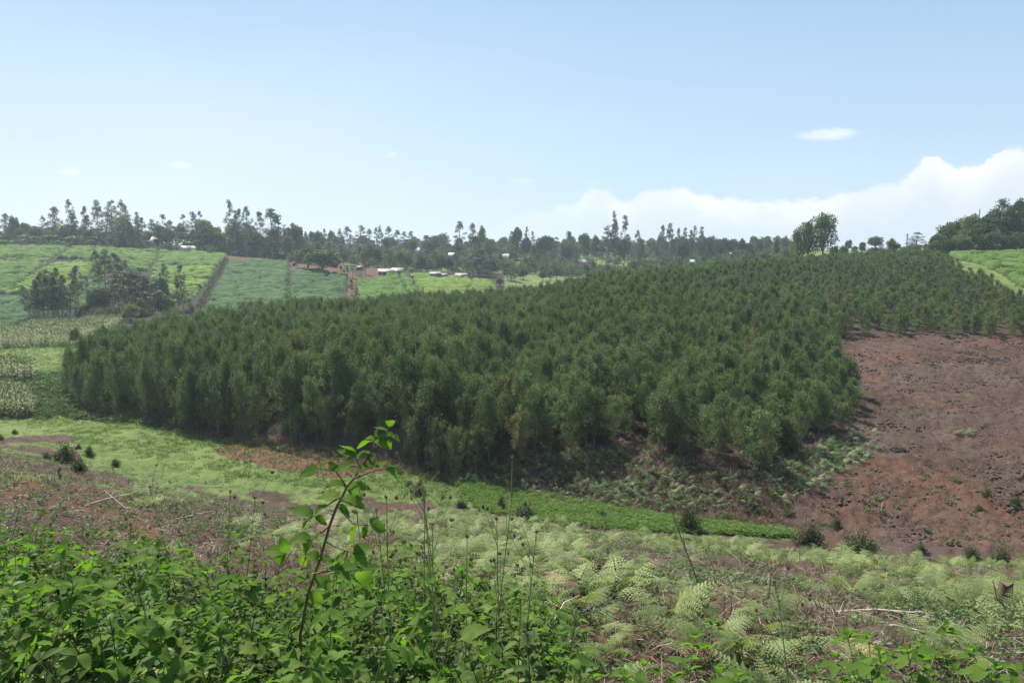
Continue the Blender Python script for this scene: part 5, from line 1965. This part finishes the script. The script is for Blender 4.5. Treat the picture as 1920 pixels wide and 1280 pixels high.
def make_sprig(seed, h):
    """low leafy bramble growth for the tangle beneath the single shoots"""
    st, lv = shoot_proto(seed, h, nodes=5, leaf=.075, first=.2)
    g = Geo()
    for li, m in lv:
        v = np.zeros(len(LEAF[li].vertices) * 3)
        LEAF[li].vertices.foreach_get('co', v)
        v = v.reshape(-1, 3)
        mm = np.array(m)
        g.add(v @ mm[:3, :3].T + mm[:3, 3], np.array([p.vertices[:] for p in LEAF[li].polygons]))
    return g.mesh('sprig', M['leaf2'])


M['leaf2'] = foliage('tangle_leaf', (0.055, 0.115, 0.020), (0.15, 0.215, 0.045), trans=.42, nscale=6, vary=.5, spec=.06, rough=.7, tint=(1.25, 1.6, .5))
SPRIG = [[hidden_source('source_sprig', make_sprig(760 + i, [.3, .4, .5, .6][i]))] for i in range(4)]


def tangle():
    rs = np.random.default_rng(43)
    A, B, As, Bs = [], [], [], []
    n = 8200
    px = rs.uniform(-200, 2150, n)
    Y = 2.35 + 4.4 * rs.random(n)
    for i in range(n):
        left = px[i] < 1050
        if not left and (rs.random() < .40 or Y[i] > 3.9):
            continue
        x, y, z = at(px[i], Y[i])
        top = np.interp(px[i], TOPX, TOPY) + 60
        room = Zof(top, Y[i]) - z
        if room < .12:
            continue
        mound = .58 + 1.0 * float(sstep(fbm(x * 1.5 + 20, y * 1.1, 3), .36, .62))
        if mound < .70 and rs.random() < .35:
            continue
        h = min(room, rs.uniform(.45, 1.3)) * min(1.0, mound) if left else min(room, rs.uniform(.2, .6))
        if rs.random() < (.62 if left else .5):
            A.append((x, y, z))
            As.append(h / .55)
        elif rs.random() < .75:
            B.append((x, y, z))
            Bs.append(h / .45)
    A, B, As, Bs = map(np.array, (A, B, As, Bs))
    sc = np.clip(As, .5, 1.25)
    # taller growth stands on taller stems, not on bigger leaves
    A[:, 2] += np.maximum(0, As - sc) * .5
    scatter('undergrowth', A, HERB, sc, 'dense dark green leafy undergrowth filling the foreground', tilt=.42, seed=44)
    sb = np.clip(Bs, .6, 1.2)
    B[:, 2] += np.maximum(0, Bs - sb) * .42
    scatter('bramble_tangle', B, SPRIG, sb, 'tangle of small bramble leaves between the larger shoots', tilt=.3, seed=45)
    print('tangle', len(A), len(B))


tangle()


def tall_shoot():
    """the single tall shoot that rises in front of the valley"""
    Y = 3.15
    rs = np.random.default_rng(9)

    def w(px, py, dy=0.0):
        YY = Y + dy
        v = (640 - py) / FPX
        k = YY / (CP + v * SP)
        return np.array([(px - 960) / FPX * k, YY, (v * CP - SP) * k])
    stem = [(563, 1190), (578, 1110), (600, 1048), (618, 985), (632, 948), (643, 928), (650, 912), (663, 897), (676, 877), (688, 858), (700, 845), (714, 828), (724, 812), (731, 797)]
    P = np.array([w(a, b, .02 * math.sin(i)) for i, (a, b) in enumerate(stem)])
    bx, by = P[0][0], P[0][1]
    base = np.array([bx, by, float(H(bx, by)) - .05])
    e = ob('bramble_shoot', None, loc=tuple(base))
    g = Geo()
    P = np.vstack([base, P])
    g.tube(P - base, np.linspace(.0075, .0026, len(P)), 6)
    twigs = [((650, 912), (630, 884), (598, 878)), ((663, 897), (695, 884), (722, 878)), ((676, 877), (667, 858)), ((643, 928), (600, 955), (588, 968)), ((632, 948), (662, 982), (694, 984)),
             ((618, 985), (585, 1012)), ((610, 1015), (640, 1030), (660, 1034)), ((600, 1048), (560, 1042), (535, 1036)), ((590, 1075), (640, 1065), (672, 1068)), ((700, 845), (703, 826)), ((714, 828), (735, 816)),
             ((690, 858), (700, 872))]
    for tw in twigs:
        Q = np.array([w(a, b, .03 * k * (1 if i % 2 else -1)) for k, (a, b) in enumerate(tw) for i in [twigs.index(tw)]]) - base
        if len(Q) == 2:
            Q = np.array([Q[0], (Q[0] + Q[1]) / 2, Q[1]])
        g.tube(Q, np.linspace(.004, .002, len(Q)), 4, cap=False)
    ob('stem', g.mesh('bramble_stem', M['stem'], True), e)
    lv = [((728, 810), (706, 798)), ((724, 815), (749, 820)), ((731, 800), (734, 784)), ((731, 800), (725, 788)), ((700, 828), (672, 834)), ((703, 824), (686, 819)), ((706, 820), (705, 803)),
          ((702, 826), (727, 836)), ((722, 824), (735, 839)), ((735, 816), (748, 822)), ((708, 824), (720, 812)),
          ((667, 857), (637, 841)), ((667, 857), (648, 833)), ((667, 857), (695, 843)), ((667, 857), (650, 855)),
          ((700, 872), (700, 852)), ((698, 874), (668, 878)), ((705, 876), (720, 861)), ((706, 875), (694, 862)),
          ((722, 878), (748, 893)), ((722, 878), (738, 870)),
          ((630, 884), (655, 868)), ((630, 884), (620, 866)), ((598, 878), (582, 884)), ((598, 878), (562, 884)), ((600, 878), (612, 866)),
          ((650, 912), (618, 905)), ((650, 912), (684, 908)), ((650, 913), (674, 928)), ((640, 935), (600, 925)), ((640, 935), (676, 940)), ((636, 945), (658, 962)),
          ((588, 968), (548, 950)), ((588, 968), (566, 985)), ((588, 966), (600, 946)), ((590, 968), (612, 980)),
          ((694, 984), (724, 990)), ((694, 984), (704, 970)), ((668, 980), (650, 1004)), ((690, 984), (680, 1006)),
          ((585, 1012), (548, 1008)), ((585, 1012), (565, 1034)), ((588, 1010), (604, 994)), ((660, 1034), (690, 1022)), ((660, 1034), (686, 1050)), ((655, 1032), (640, 1052)),
          ((535, 1036), (500, 1028)), ((535, 1036), (520, 1056)), ((540, 1036), (530, 1014)), ((560, 1042), (575, 1060)), ((672, 1068), (705, 1058)), ((672, 1068), (690, 1092)), ((665, 1068), (650, 1046)),
          ((600, 1048), (632, 1056)), ((588, 1080), (552, 1088)), ((588, 1080), (620, 1100)), ((578, 1110), (545, 1120)), ((578, 1110), (606, 1128)), ((600, 1050), (575, 1036))]
    for i, (a, b) in enumerate(lv):
        da = rs.uniform(-.02, .02)
        A = w(*a, da) - base
        L0 = np.linalg.norm(w(*b, da) - base - A)
        B = w(*b, da + rs.uniform(-.6, .6) * L0) - base
        d = B - A
        L = np.linalg.norm(d) * 1.16
        up = unit(np.array([rs.normal(0, .3), -.45 + rs.normal(0, .3), 1]))
        o = ob('leaf', LEAF[i % len(LEAF)], e)
        o.matrix_local = leaf_matrix(A, d, up, L, rs, rs.uniform(.95, 1.2))
    tag(e, 'tallest bramble shoot, rising alone in front of the meadow and dark trees', 'shrub')


tall_shoot()


# ------------------------------------------------------------------ ferns on the near slope
def fern_plant(x, y, z, s, n, fronds, label, group, rs, near=True, yellow=0.0):
    e = ob('fern', None, loc=(x, y, z - .02), rot=(0, 0, rs.uniform(0, 6.28)))
    if near:
        for k in range(n):
            me = fronds[rs.integers(len(fronds))]
            if rs.random() < yellow:
                me = FROND_Y[rs.integers(2)] if rs.random() < .4 else FROND_D[rs.integers(2)]
            L = s * rs.uniform(.7, 1.15)
            ob('frond', me, e, loc=(rs.normal(0, .04), rs.normal(0, .04), 0), rot=(rs.normal(0, .12), rs.normal(0, .12), k * 6.283 / n + rs.normal(0, .4)), scale=(L, L, L))
    else:
        key = rs.integers(len(FERNS_FAR))
        ob('fronds', FERNS_FAR[key] if fronds is FROND_C else FERNS_BANK[key], e, scale=(s, s, s))
    tag(e, label, 'fern', group)
    return e


def merged_fern(seed, fronds, n=6):
    rs = np.random.default_rng(seed)
    g = Geo()
    for k in range(n):
        me = fronds[rs.integers(len(fronds))]
        v = np.zeros(len(me.vertices) * 3)
        me.vertices.foreach_get('co', v)
        v = v.reshape(-1, 3)
        a = k * 6.283 / n + rs.normal(0, .4)
        Rm = np.array(Euler((rs.normal(0, .15), rs.normal(0, .15), a)).to_matrix())
        v = v @ Rm.T * rs.uniform(.7, 1.15) + [rs.normal(0, .05), rs.normal(0, .05), 0]
        tri = np.array([p.vertices[:] for p in me.polygons if len(p.vertices) == 3])
        g.add(v, tri)
    return g.mesh('fern_fronds', me.materials[0])


FERNS_FAR = [merged_fern(800 + i, FROND_C) for i in range(4)]
FERNS_BANK = [merged_fern(810 + i, FROND_B, 7) for i in range(4)]


def ferns():
    rs = np.random.default_rng(51)
    n = 0
    t = 0
    spots = []
    while n < 185 and t < 20000:
        t += 1
        px = rs.uniform(120, 1990)
        Y = 4.6 * (34 / 4.6) ** (rs.random() ** .9)
        x, y, z = at(px, Y)
        gy = float(project(x, y, z)[1])
        lim = np.interp(px, [100, 300, 600, 900, 1200, 1500, 1900], [905, 925, 945, 965, 985, 1040, 1075])
        if gy < lim:
            continue
        d = np.interp(px, [120, 350, 600, 1000, 1450, 1700, 1900], [.10, .45, .8, 1.0, .95, .8, .9])
        if 1500 < px < 1720 and gy < 1085:
            d *= .2
        if 1200 < px < 1500 and gy < 1015:
            d *= .3
        d *= max(.05 + 1.4 * float(sstep(fbm(x * .38 + 7, y * .3, 3), .44, .60)), .32 if Y < 9 and px > 900 else 0)
        if rs.random() > d:
            continue
        if any((x - a) ** 2 + (y - b) ** 2 < (.20 + .012 * Y) ** 2 for a, b in spots):
            continue
        spots.append((x, y))
        n += 1
        s = rs.uniform(.42, .85) * np.interp(Y, [4.6, 8, 20, 34], [.72, .85, 1.0, 1.15])
        near = Y < 12.5
        if px < 420:
            lab, grp = 'pale green fern on the littered slope above the left shrubs', 'ferns above the left shrubs'
        elif px < 950:
            lab, grp = 'pale green fern among others on the slope behind the tall bramble shoot', 'ferns behind the tall bramble shoot'
        elif px < 1480:
            lab, grp = 'bright pale fern in the thickest fern patch of the near slope', 'ferns of the thick central patch'
        else:
            lab, grp = 'pale green fern on the near slope at the right, before the bare field', 'ferns on the right of the near slope'
        fern_plant(x, y, z, s, int(rs.integers(4, 7)), FROND if near else FROND_C, lab, grp, rs, near, yellow=.035)
    print('ferns', n, t)
    # bank ferns under the plantation edge
    k = 0
    t = 0
    spots = []
    extra = []
    while k < 230 and t < 12000:
        t += 1
        px = rs.uniform(820, 1640)
        py = rs.uniform(815, 985)
        lo = np.interp(px, [820, 1000, 1200, 1500, 1640], [895, 862, 852, 850, 812])
        hi = np.interp(px, [820, 950, 1200, 1480, 1640], [905, 922, 960, 940, 850])
        if not lo < py < hi:
            continue
        if px > 1290 and not (1440 < px < 1640) and rs.random() > .25:
            continue
        if rs.random() > .1 + 1.2 * sstep(fbm(px * .018, py * .022, 3), .42, .58):
            continue
        c = cast(px, py, 38)
        if c is None or any((c[0] - a) ** 2 + (c[1] - b) ** 2 < .25 for a, b in spots):
            continue
        spots.append(c[:2])
        k += 1
        if k > 106:
            extra.append(c)
            continue
        if px < 1150:
            lab, grp = 'small grey-green fern on the left part of the brown bank under the trees', 'ferns on the left bank'
        elif px < 1440:
            lab, grp = 'small grey-green fern on the middle of the brown bank', 'ferns on the middle bank'
        else:
            lab, grp = 'small green fern below the plantation corner beside the bare field', 'ferns below the plantation corner'
        fern_plant(c[0], c[1], c[2], rs.uniform(.6, 1.15), 0, FROND_B, lab, grp, rs, near=False)
    scatter('bank_fern_cover', np.array(extra), [[hidden_source('source_bank_fern', m)] for m in FERNS_BANK], rs.uniform(.5, 1.1, len(extra)), 'fern growth filling the brown bank between the single ferns', tilt=.15, seed=52)
    for px, py in [(1790, 815), (1808, 818), (1820, 814), (1610, 822), (1595, 826), (1560, 845)]:
        c = cast(px, py, 45)
        fern_plant(c[0], c[1], c[2], .9, 0, FROND_B, 'isolated small fern on the bare brown field', 'isolated ferns on the bare field', rs, near=False)


ferns()

# ------------------------------------------------------------------ litter, low growth and sticks on the near slope
rs = np.random.default_rng(61)


def slope_pts(n, seed, y0=4.2, y1=78, pw=1.0, xl=-150, xh=2050):
    r = np.random.default_rng(seed)
    px = r.uniform(xl, xh, n)
    Y = y0 + (y1 - y0) * r.random(n) ** pw
    z = np.full(n, -3.0)
    for _ in range(3):
        x = (px - 960) / FPX * (Y * CP - z * SP)
        z = H(x, Y)
    py = project(x, Y, z)[1]
    ang = np.arctan2(x, Y)
    angp = np.array([math.atan((p - 960) / FPX) for p in PX])
    foot = np.interp(ang, angp, [Yof(f, VZ) for f in FOOT])
    m = Y < foot - .5
    return np.stack([x, Y, z], 1)[m], px[m], py[m]


SN = [[hidden_source('source_near_sticks', make_sticks(820 + i, 'paletwig', 7, .42, .0035, .2))] for i in range(5)]
SD = [[hidden_source('source_dark_sticks', make_sticks(830 + i, 'twig', 9, .4, .003, .22))] for i in range(5)]
p, px, py = slope_pts(9000, 62, 3.2, 30, 1.5)
k = fbm(p[:, 0] * .5, p[:, 1] * .5, 3) + rs.uniform(-.15, .15, len(p)) > .42
scatter('pale_litter', p[k][:2100], SN, rs.uniform(.3, .95, len(p[k][:2100])), 'bleached straw and sticks lying on the near slope', tilt=.25, seed=63)
scatter('brown_litter', p[~k][:2600], SD, rs.uniform(.4, 1.1, len(p[~k][:2600])), 'brown dead stalks lying on the near slope', tilt=.3, seed=64)
p, px, py = slope_pts(14000, 65, 4.0, 78, 1.1)
k = fbm(p[:, 0] * .4 + 9, p[:, 1] * .4, 3) + rs.uniform(-.1, .1, len(p)) > .50
LW = [[hidden_source('source_low_weed', make_weed(840 + i, 'bush', 12, .16, .05, .018))] for i in range(4)]
scatter('slope_weeds', p[k][:3400], LW, rs.uniform(.4, 1.2, len(p[k][:3400])), 'tiny green plants dotted over the near slope', tilt=.2, seed=66)
DN = [[hidden_source('source_near_dry', make_tuft(850 + i, 'drygrass', 16, .2, .004, .1, 1.2))] for i in range(4)]
scatter('slope_dry_tufts', p[~k][:5200], DN, rs.uniform(.5, 1.6, len(p[~k][:5200])), 'dry grass tufts on the near slope', tilt=.3, seed=67)
CN = [[hidden_source('source_near_clod', make_clod(860 + i, 'clod', .05))] for i in range(3)]
p, px, py = slope_pts(7000, 68, 5, 78, 1.0)
scatter('slope_clods', p, CN, rs.uniform(.4, 1.8, len(p)), 'soil crumbs on the near slope', tilt=.6, seed=69)
# fine feathery cover between the ferns
p, px, py = slope_pts(9000, 70, 6, 42, 1.0, 250, 2050)
k = fbm(p[:, 0] * .38 + 7, p[:, 1] * .3, 3) + rs.uniform(-.08, .08, len(p)) > .52
SF = [[hidden_source('source_small_fern', m)] for m in FERNS_FAR]
scatter('fern_cover', p[k][:620], SF, rs.uniform(.25, .65, len(p[k][:620])), 'low fern growth covering the ground between the larger ferns', tilt=.2, seed=71)


def stick(px, py, L, az, el, r, label, mat='paletwig', ymin=3.5):
    c = cast(px, py, ymin)
    if c is None:
        return
    g = Geo()
    r_ = np.random.default_rng(int(px * 7 + py))
    d = np.array([math.cos(az) * math.cos(el), math.sin(az) * math.cos(el), math.sin(el)])
    a = np.array([0, 0, .02])
    g.tube([a, a + d * L * .35 + r_.normal(0, .02, 3), a + d * L * .7 + r_.normal(0, .03, 3), a + d * L], [r, r * .9, r * .75, r * .35], 5)
    b = a + d * L * .5
    g.tube([b, b + d * L * .18 + r_.normal(0, .06, 3) + [0, 0, .04]], [r * .5, r * .2], 4)
    o = ob('stick', g.mesh('stick', M[mat], True), loc=(c[0], c[1], c[2]))
    tag(o, label, 'stick')


for a in [(160, 950, 1.0, .3, .25, .014, 'forked bleached stick on the red soil at the left'), (255, 965, .9, 2.6, .3, .012, 'pale branched stick left of the first ferns'),
          (330, 975, .6, .4, .1, .012, 'short pale stick above the left shrubs'), (1565, 1150, 1.1, -.5, .25, .014, 'long pale stick lying between ferns and right shrubs'),
          (1625, 1180, .7, -.7, .2, .012, 'second pale stick at the right, nearer the viewer'), (1750, 1045, 1.1, 3.3, .04, .016, 'grey stick lying flat beyond the right ferns'),
          (1690, 1030, .8, 2.9, .06, .012, 'bleached branch on the slope edge below the bare field'), (1780, 1160, .8, -.5, .05, .011, 'thin pale stick lying left of the wooden post'),
          (1860, 1155, .8, .05, .03, .010, 'straight pale stick lying in front of the wooden post'), (690, 985, .6, .9, .5, .010, 'pale slanting stick right of the tall shoot'),
          (1015, 1200, .5, .7, .5, .009, 'short white stick at the edge of the dark shrubs'), (1240, 1190, .5, -.9, .4, .009, 'pale stick standing askew below the ferns'),
          (930, 1020, .5, 1.3, 1.0, .007, 'thin pale upright twig among the ferns'), (1650, 960, .9, .9, .6, .015, 'bare pale twig at the lower edge of the bare field'),
          (1200, 1010, .7, .3, .1, .012, 'brown stick on the slope below the lush strip'), (480, 1010, .7, 2.9, .15, .01, 'thin pale stick above the shrubs left of the tall shoot')]:
    stick(*a)
stick(1330, 1180, 1.35, 1.95, .95, .008, 'long dark leafless stalk leaning left before the ferns', 'stem', 3.0)
stick(1900, 1185, .45, 1.9, 1.0, .009, 'dark leaning stalk at the right below the wooden post', 'stem', 3.0)
stick(1745, 1075, .5, 1.2, 1.2, .012, 'dark short snag standing among the right ferns', 'stem', 6)
stick(1738, 1080, .3, 1.8, 1.3, .012, 'smaller dark snag beside the short snag', 'stem', 6)
stick(1135, 1006, .5, 1.7, 1.4, .02, 'dark burnt snag on the slope beside the lush strip', 'stem', 12)
stick(1755, 1142, .3, 1.5, 1.45, .009, 'white upright stick among the right ferns', 'paletwig', 6)
for px, py in [(110, 905), (212, 884)]:
    stick(px, py, .34, 1.5, 1.35, .035, 'dark pointed stump on the red soil, %s' % ('nearer one' if px == 110 else 'farther one'), 'stem', 8)


def bare_sapling(px, py, h, label, seed):
    c = cast(px, py, 8)
    r_ = np.random.default_rng(seed)
    g = Geo()
    P = np.array([(0, 0, 0), (.1 * h, 0, .35 * h), (.18 * h, 0, .7 * h), (.30 * h, 0, h)])
    g.tube(P, [.018, .014, .01, .004], 5)
    for k in range(9):
        q = r_.uniform(.35, .98)
        b = np.array([np.interp(q, [0, .35, .7, 1], P[:, j]) for j in range(3)])
        a = r_.uniform(0, 6.28)
        L = h * .3 * r_.uniform(.4, 1)
        g.tube([b, b + np.array([math.cos(a) * .5, math.sin(a) * .5, .6]) * L, b + np.array([math.cos(a) * .8, math.sin(a) * .8, 1.2]) * L * 1.1], [.006, .004, .002], 4, cap=False)
    o = ob('bare_sapling', g.mesh('bare_sapling', M['twig'], True), loc=c)
    tag(o, label, 'sapling')


bare_sapling(302, 900, 1.3, 'bare thin sapling leaning right in front of the meadow', 3)


def weed_stalk(px, py_top, Y, seed, label, group):
    """thin flowering stalk with small seed heads"""
    x, y, z = at(px, Y)
    h = Zof(py_top, Y) - z
    r_ = np.random.default_rng(seed)
    g = Geo()
    bx = r_.normal(0, .12)
    P = np.array([(0, 0, 0), (bx * .3, 0, h * .4), (bx * .7, .02, h * .75), (bx, .02, h)])
    g.tube(P, [.005, .004, .003, .0018], 4, cap=False)
    heads = Geo()
    for k in range(9):
        q = r_.uniform(.5, 1)
        b = np.array([np.interp(q, [0, .4, .75, 1], P[:, j]) for j in range(3)])
        a = r_.uniform(0, 6.28)
        L = .10 + .16 * r_.random()
        t = b + np.array([math.cos(a) * .6, math.sin(a) * .4, 1]) * L
        if k == 0:
            t = P[-1]
            b = P[-1] - [0, 0, .05]
        g.tube([b, (b + t) / 2 + [0, 0, .01], t], [.002, .0016, .001], 3, cap=False)
        leaf_quads(heads, np.repeat(t[None], 6, 0) - [0, 0, .008], unit(r_.normal(size=(6, 3)) * .4 + [0, 0, 1]), .024, .011, r_)
    lv = Geo()
    for k in range(7):
        q = .15 + .6 * k / 7
        b = np.array([np.interp(q, [0, .4, .75, 1], P[:, j]) for j in range(3)])
        a = k * 2.4
        D = np.array([[math.cos(a), math.sin(a), .3]])
        leaf_quads(lv, b[None], unit(D), .06, .02, r_)
    e = ob('weed_stalk', None, loc=(x, y, z))
    ob('stem', g.mesh('weed_stem', M['greenstem']), e)
    ob('seed_heads', heads.mesh('seed_heads', M['drygrass']), e)
    ob('leaves', lv.mesh('weed_leaves', M['herb']), e)
    tag(e, label, 'weed', group)


for i, (px, top, Y) in enumerate([(738, 935, 3.3), (758, 960, 3.6), (792, 925, 3.4), (815, 985, 3.3), (842, 905, 3.8), (862, 940, 3.5), (905, 930, 3.8), (940, 975, 3.6), (965, 1000, 3.9), (715, 965, 3.8), (870, 1010, 3.2),
                                  (415, 925, 4.2), (440, 935, 4.4), (385, 915, 4.5), (250, 985, 4.0), (1500, 1130, 3.6)]):
    weed_stalk(px, top, Y, 900 + i, 'thin dry flowering stalk with small seed heads %s' % ('right of the tall shoot' if 700 < px < 1000 else 'left of the tall shoot' if px < 500 else 'at the right before the ferns'), 'dry flowering stalks')


# ------------------------------------------------------------------ small shrubs on the near slope
def shrub_mesh(seed):
    r_ = np.random.default_rng(seed)
    gt, gc = Geo(), Geo()
    for i in range(44):
        a = r_.uniform(0, 6.28)
        el = r_.uniform(.12, 1.5)
        R0 = r_.uniform(.7, 1.05)
        tip = np.array([math.cos(a) * math.cos(el) * .62, math.sin(a) * math.cos(el) * .62, math.sin(el) * .85 + .08]) * R0
        gt.tube([(0, 0, -.05), tip * [.5, .5, .6], tip], [.014, .008, .003], 4, cap=False)
        for k in range(3):
            c = tip * (.30 + .32 * k) + r_.normal(0, .05, 3)
            clump(gc, c, .13, .13, 26, .075, .034, r_, up=.6, out=.8)
    for k in range(14):
        a = k * .45
        clump(gc, (math.cos(a) * .42, math.sin(a) * .42, .12), .16, .12, 30, .075, .034, r_, up=.6, out=.8)
    return gt.mesh('shrub_stems', M['bark']), gc.mesh('shrub_leaves', M['darkbush'])


SH = [shrub_mesh(930 + i) for i in range(4)]
for i, (px, py, w, h, lab) in enumerate([
        (122, 872, 44, 46, 'dark rounded shrub on the red soil at the left, larger of the pair'), (149, 888, 34, 32, 'smaller dark shrub right of the larger one on the red soil'),
        (2, 826, 12, 14, 'tiny dark shrub at the left edge above the red soil'), (28, 814, 14, 10, 'tiny shrub on the slope crest at the far left'),
        (148, 842, 14, 12, 'tiny dark shrub behind the shrub pair'), (217, 874, 22, 16, 'low dark shrub right of the shrub pair'), (88, 862, 20, 16, 'low brownish shrub left of the shrub pair'),
        (168, 858, 24, 24, 'reddish-tipped low shrub behind the shrub pair'),
        (670, 934, 24, 22, 'dark shrub hidden behind the tall bramble shoot'), (785, 930, 30, 22, 'brownish shrub at the edge of the meadow'), (865, 952, 26, 18, 'low brown shrub beyond the central ferns'),
        (940, 957, 22, 30, 'small dark shrub at the meadow edge, left of the grey one'), (988, 970, 44, 28, 'grey-brown rounded shrub at the meadow edge'),
        (1290, 996, 52, 48, 'dark round shrub standing against the bright green strip'), (1383, 1018, 22, 16, 'tiny dark shrub right of the round one'),
        (1518, 1026, 66, 46, 'leaning dark shrub at the right end of the green strip'), (1614, 1036, 74, 44, 'widest dark shrub below the bare field'),
        (1820, 1046, 36, 24, 'low dark shrub at the foot of the bare field'), (1878, 1062, 44, 40, 'loose brownish shrub at the right under the bare field'),
        (1725, 1040, 34, 20, 'low greenish shrub left of the low dark one'), (1130, 972, 26, 18, 'low brown shrub in the narrow green strip'), (1905, 950, 22, 20, 'small green shrub on the bare field at the right edge'),
        (1850, 932, 20, 18, 'small green shrub on the red part of the bare field'), (1567, 992, 28, 22, 'bright spiky plant at the foot of the bare field'),
        (1835, 960, 18, 16, 'small dark shrub low on the bare field'), (1475, 850, 60, 60, 'pale rounded bush at the lower edge of the plantation')]):
    c = cast(px, py, 10)
    D = c[1] * CP - c[2] * SP
    wm, hm = w * D / FPX, h * D / FPX
    a, b = SH[i % 4]
    e = ob('shrub', None, loc=(c[0], c[1], c[2] - .03), rot=(0, 0, i * 1.7), scale=(wm / 1.25, wm / 1.25, hm / .98))
    ob('stems', a, e)
    ob('leaves', b, e)
    tag(e, lab, 'shrub')

# the squared post stump at the right
c = cast(1880, 1152, 5)
D = c[1]
g = Geo()
pw, ph = 18 * D / FPX, 68 * D / FPX
bw = pw / 2
cr = [(-bw, -bw), (bw, -bw), (bw, bw), (-bw, bw)]
for (a_, b_, z0, z1) in [(1, 1, -.1, ph * .97)]:
    top = [(p_[0] * .96, p_[1] * .96, z1 + (.015 if k % 2 else -.02)) for k, p_ in enumerate(cr)]
    bot = [(p_[0], p_[1], z0) for p_ in cr]
    g.add(bot + top, [(0, 1, 5, 4), (1, 2, 6, 5), (2, 3, 7, 6), (3, 0, 4, 7)])
    g.add(top + [(0, 0, z1 + .004)], [(0, 1, 4), (1, 2, 4), (2, 3, 4), (3, 0, 4)])
o = ob('wooden_post', g.mesh('wooden_post', M['wood']), loc=c, rot=(.02, .03, .35))
tag(o, 'short squared brown wooden post standing among the right ferns', 'post')

# ------------------------------------------------------------------ the air
g = Geo()
g.box((0, 0, 3.75), (5040, 5040, 45.5))
hm, t, out = new_mat('haze')
pv = t.add('ShaderNodeVolumePrincipled')
pv.inputs['Color'].default_value = (0.80, 0.90, 1.0, 1)
pv.inputs['Density'].default_value = HAZE
pv.inputs['Anisotropy'].default_value = 0.35
t.l.new(pv.outputs[0], out.inputs['Volume'])
o = ob('haze', g.mesh('haze', hm))
tag(o, 'thin bluish haze lying over the farmland and distant ridges', kind='stuff')


# ------------------------------------------------------------------ small groups: say which one each is, counted from the left
ORD = ('first second third fourth fifth sixth seventh eighth ninth tenth eleventh twelfth thirteenth fourteenth fifteenth sixteenth seventeenth eighteenth '
       'nineteenth twentieth twenty-first twenty-second twenty-third twenty-fourth twenty-fifth twenty-sixth twenty-seventh twenty-eighth twenty-ninth thirtieth '
       'thirty-first thirty-second thirty-third thirty-fourth thirty-fifth').split()
groups = {}
for o in list(COL.objects):
    if o.parent is None and o.get('group'):
        groups.setdefault((o['group'], o['label']), []).append(o)
for (gname, lab), os_ in groups.items():
    if 2 <= len(os_) <= len(ORD):
        os_.sort(key=lambda q: float(project(*q.location)[0]))
        for i, o in enumerate(os_):
            w_ = 'leftmost' if i == 0 else 'rightmost' if i == len(os_) - 1 else ORD[i] + ' from left,'
            n_ = ' '.join((w_ + ' ' + lab).split()[:16])
            o['label'] = n_
